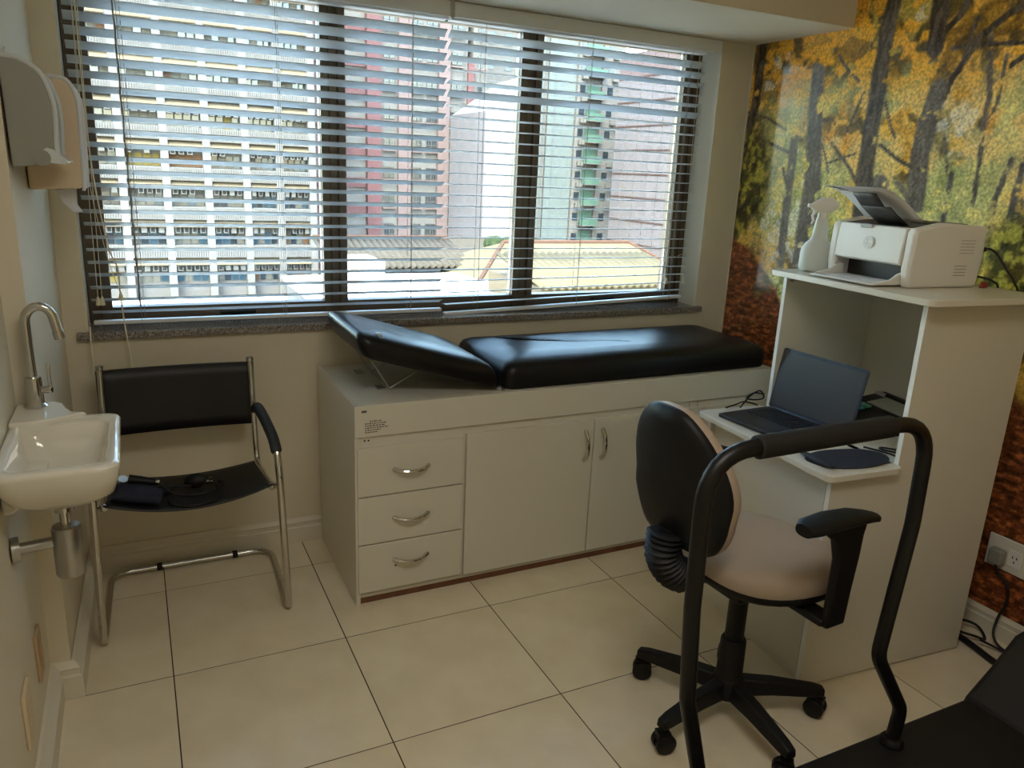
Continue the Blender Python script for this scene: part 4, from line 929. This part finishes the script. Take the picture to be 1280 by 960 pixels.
# --- pink block
pb = thing('apartment_building', 'pink and white apartment block with red stripes behind the middle of the window', 'building', (26, 86, -20)); oy = 86; ox = 26; oz = -20
YP = 80
for a, b_, m, d in ((14.5, 21.2, m_opink, 0), (21.2, 23.7, m_owhite, .5), (23.7, 25.2, m_ored, -.3), (25.2, 27.1, m_owhite, .2), (27.1, 28.5, m_opink, -.3), (28.5, 31.6, m_owhite, .2), (31.6, 32.9, m_opink, -.3), (32.9, 34.6, m_owhite, .2)):
    MB().box(a, b_, YP+d, YP+12, -20, 26).build('facade_bay', m, pb)
MB().box(34.6, 35.2, YP+.6, YP+12, -20, 26).build('facade_bay', m_owhite, pb); MB().box(35.2, 35.9, YP+.2, YP+12, -20, 13).build('red_pier', m_ored, pb); MB().box(35.9, 37.6, YP+.7, YP+12, -20, 26).build('facade_bay', m_owhite, pb)
for k in range(11):
    z = 22.3-3.02*k
    for xx, n in ((26.15, 2), (29.2, 2), (30.9, 2), (33.75, 2), (36.7, 1)):
        for j in range(n):
            xj = xx+(j-(n-1)/2)*.62
            w_ = inst('pw', lambda: MB().box(-.27, .27, 0, .16, -.62, .62), m_owhite, pb, (xj-ox, YP-.02-oy+(.5 if xx > 36 else .0), z-oz), 'window')
            for sx, sz_ in ((-.13, .30), (.13, .30), (-.13, -.30), (.13, -.30)):
                inst('pg', lambda: MB().box(-.105, .105, -.02, .02, -.26, .26), m_oglass, w_, (sx, -.01, sz_), 'pane')
        inst(('sill', n), lambda: MB().box(-.75, .75, -.15, .1, -.08, .08), m_opink, pb, (xx-ox, YP-.05-oy, z-.78-oz), 'window_ledge')
    inst('rband', lambda: MB().box(-1.2, 1.2, -.1, .2, -.5, .5), m_ored, pb, (22.45-ox, YP+.35-oy, z-1.2-oz), 'red_band')
    inst('rband2', lambda: MB().box(-3.3, 3.3, -.1, .2, -.5, .5), m_ored, pb, (17.85-ox, YP-.1-oy, z-1.2-oz), 'red_band')
# --- blank lavender party wall with a paler block above
lb = thing('blank_wall_building', 'plain lavender grey building with a blank wall, left of the second mullion', 'building', (36, 75, -20))
MB().box(32.9, 38.3, 70, 79.5, -20, 7.4).build('blank_wall', m_olav, lb)
MB().loft([[(x, y, z) for x, z in ((32.9, 7.4), (38.3, 7.4), (38.3, 11.2), (35.5, 9.2))] for y in (70, 79)]).build('stepped_parapet', m_olav, lb)
cb2 = thing('cream_tower', 'tall cream block in full sun behind the blank lavender wall', 'building', (46, 100, -20))
MB().box(39, 50, 93, 108, -20, 21).build('tower_wall', m_owhite, cb2)
for k in range(5):
    for xx in (41, 43.5, 46): inst('cw', lambda: MB().box(-.5, .5, 0, .1, -.7, .7), m_oglass, cb2, (xx-46, 92.95-100, 18-3*k+20), 'window')
# --- mint block with green balconies
nb = thing('mint_building', 'pale mint and white apartment tower with green balconies, right of second mullion', 'building', (58, 103, -20)); ox, oy, oz = 58, 103, -20
YM = 97
for a, b_, m, d in ((50.5, 52.7, m_owhite, .6), (52.7, 53.4, m_omint, -.3), (53.4, 54.2, m_owhite, .2), (54.2, 55.2, m_omint, -.2), (55.2, 58.8, m_omint, .3), (58.8, 60.3, m_owhite, -.2), (60.3, 62.9, m_owhite, .3), (62.9, 66.5, m_owhite, -.2)):
    MB().box(a, b_, YM+d, YM+12, -20, 20.5).build('facade_bay', m, nb)
for k in range(10):
    z = 18.2-2.95*k
    bal = inst('bal', lambda: MB().box(-1.45, 1.45, -1.0, .35, -.12, 0), m_owhite, nb, (61.6-ox, YM-oy, z-oz), 'balcony')
    inst('balg', lambda: MB().box(-1.45, 1.45, -1.0, -.92, 0, 1.0), m_oglassg, bal, (0, 0, 0), 'balcony_glass')
    inst('bald', lambda: MB().box(-1.1, 1.1, 0, .1, 0, 2.0), m_oglassg, nb, (61.6-ox, YM+.22-oy, z-oz), 'balcony_door')
    for xx in (59.65, 64.2):
        w_ = inst('mw', lambda: MB().box(-.45, .45, 0, .12, -.55, .55), m_oglass, nb, (xx-ox, YM-(.27 if xx < 60 else .27)-oy, z+1.2-oz), 'window')
        if rng.random() < .7: inst('mac', lambda: MB().box(-.45, .45, -.5, 0, -.3, .3), m_oac, nb, (xx-ox+(.1 if xx < 60 else .6), YM-.1-oy-.2, z-.1-oz), 'cooling_unit')
    inst('mline', lambda: MB().box(-1.5, 1.5, -.05, .1, -.06, .06), m_owhite, nb, (52.5-ox, YM+.6-oy, z-oz), 'string_course')
# --- tiled side wall at the right
gb_ = thing('tiled_building', 'building with a pinkish tiled side wall, at the right end of the window', 'building', (68, 80, -20)); ox, oy, oz = 68, 80, -20
MB().box(60, 78, 58, 87.9, -20, 17).build('core_wall', m_ogrid, gb_)
for i in range(11):
    for k in range(12):
        y0 = 59.6+2.58*i
        inst('tilep' if k else 'tilet', lambda: MB().box(-.12, 0, .06, 2.52, .10, 2.86), m_otile if k else m_opink, gb_, (60-ox, y0-oy, 14.0-2.96*k-oz), 'tile_panel')
for k in range(12): inst('tband', lambda: MB().box(-.16, 0, 0, 28.3, -.10, .10), m_obrown, gb_, (60-ox, 59.6-oy, 14.0-2.96*k-oz), 'slab_band')
# --- low roofs
wr_ = thing('white_flat_roof_building', 'low building with sunlit flat white roof below the middle of the window', 'building', (13, 32, -20))
MB().box(7.6, 18.5, 25.5, 37.5, -20, -4.2).build('walls', m_owhite, wr_); MB().box(7.4, 18.7, 25.3, 37.7, -4.2, -3.95).build('roof', m_oroofw, wr_, bevel=.03)
MB().box(9.2, 11.5, 33, 36, -3.95, -2.7).build('stair_hut', m_oroofw, wr_, bevel=.03)
def ribbed(x0, x1, y0, y1, z0, z1, n):
    rows = []
    for (y, z) in ((y0, z0), (y1, z1)):
        rows.append([(x0+(x1-x0)*k/(4*n), y, z+.09*math.sin(k*PI/2)) for k in range(4*n+1)])
    return MB().grid(rows)
tr_ = thing('tiled_roof_house', 'low house with grey scalloped tile roof, beside the left mullion', 'building', (15, 42, -20))
MB().box(10.8, 18.2, 39.5, 44, -20, -3.9).build('walls', m_conc, tr_)
ribbed(10.2, 18.9, 38.6, 43.6, -3.75, -2.6, 22).build('roof_slope', m_oroofg, tr_, solid=.12); MB().box(10.3, 18.8, 43.4, 43.8, -2.62, -2.4).build('ridge', m_oroofr, tr_)
yr = thing('tan_roof_building', 'low building with broad tan hipped roof, below the second mullion', 'building', (22, 38, -20))
MB().box(17.5, 31, 34.6, 43, -20, -4.1).build('walls', m_ocream, yr)
MB().add([(16.8, 34, -4.15), (31.5, 34, -4.15), (31.5, 43.5, -4.15), (16.8, 43.5, -4.15), (20.5, 38.7, -2.35), (29.5, 38.7, -2.35), (16.8, 34, -4.3), (31.5, 34, -4.3), (31.5, 43.5, -4.3), (16.8, 43.5, -4.3)], [(0, 1, 5, 4), (1, 2, 5), (2, 3, 4, 5), (3, 0, 4), (0, 6, 7, 1), (1, 7, 8, 2), (2, 8, 9, 3), (3, 9, 6, 0), (6, 9, 8, 7)]).build('roof', m_oroofy, yr, smooth=0)
MB().tube([(20.5, 38.7, -2.33), (29.5, 38.7, -2.33)], .14, 6).tube([(16.8, 34, -4.12), (20.5, 38.7, -2.33)], .12, 6).tube([(31.5, 34, -4.12), (29.5, 38.7, -2.33)], .12, 6).build('ridge', m_oroofr, yr)
th_ = thing('tan_house', 'tan house with white framed windows at the lower right of the window', 'building', (19, 27, -20))
MB().box(16.1, 24, 25.5, 31, -20, -2.95).build('walls', m_ocream, th_)
ribbed(15.8, 24.3, 25.0, 29.5, -2.9, -2.0, 22).build('roof_slope', m_oroofy, th_, solid=.12)
for xx in (16.9, 18.0, 19.6, 21.2):
    w_ = inst('hw', lambda: MB().box(-.38, .38, -.06, .05, -.55, .55), m_owhite, th_, (xx-19, 25.5-27, -3.75+20), 'window')
    for sx in (-.17, .17): inst('hp', lambda: MB().box(-.13, .13, -.02, .01, -.42, .42), m_oglass, w_, (sx, -.055, 0), 'pane')
lr = thing('low_rooftops', 'low white rooftop with cooling units, lower left of the window', 'building', (3, 36, -20))
MB().box(-4, 8.2, 31, 40, -20, -5.75).build('walls', m_owhite, lr); MB().box(-4.2, 8.4, 30.8, 40.2, -5.75, -5.45).build('roof', m_oroofw, lr, bevel=.03)
for xx, yy in ((.2, 33), (1.7, 34.2), (3.1, 33.4), (5.0, 35), (6.4, 34)):
    u_ = inst('rac', lambda: MB().box(-.45, .45, -.3, .3, 0, .7), m_oac, lr, (xx-3, yy-36, -5.45+20), 'cooling_unit'); inst('racf', lambda: MB().cyl((0, -.3, .35), .24, -.03, 'y', 12), m_odark, u_, (0, 0, 0), 'fan')
dc = thing('weathered_house', 'weathered low house with sloping grey roofs at the foot of the pink block', 'building', (20, 62, -20))
MB().box(16.5, 30, 59, 68, -20, -6.5).build('walls', m_conc, dc); MB().loft([[(x, y, z) for y, z in ((58.4, -6.6), (63, -4.2), (68.5, -6.4))] for x in (16, 30.5)]).build('roof', m_oroofg, dc)
MB().box(20, 23.5, 57.6, 59, -20, -5.0).build('annex', m_owhite, dc)
tl = thing('street_tree', 'green leafy tree before the blank lavender wall', 'tree', (29, 55, -20))
MB().tube([(29, 55, -20), (29, 55, -8), (29.2, 55, -5)], [.3, .22, .1], 8).build('trunk', m_brown, tl)
fm = MB()
for k in range(26):
    a, b_ = rng.uniform(0, 2*PI), rng.uniform(-1, 1); r_ = 1.5*rng.random()**.4
    fm.ball((29+r_*1.5*math.cos(a), 55+r_*math.sin(a), -5.0+1.3*b_), rng.uniform(.4, .75), 6)
fm.build('crown', m_leaf, tl, smooth=0)
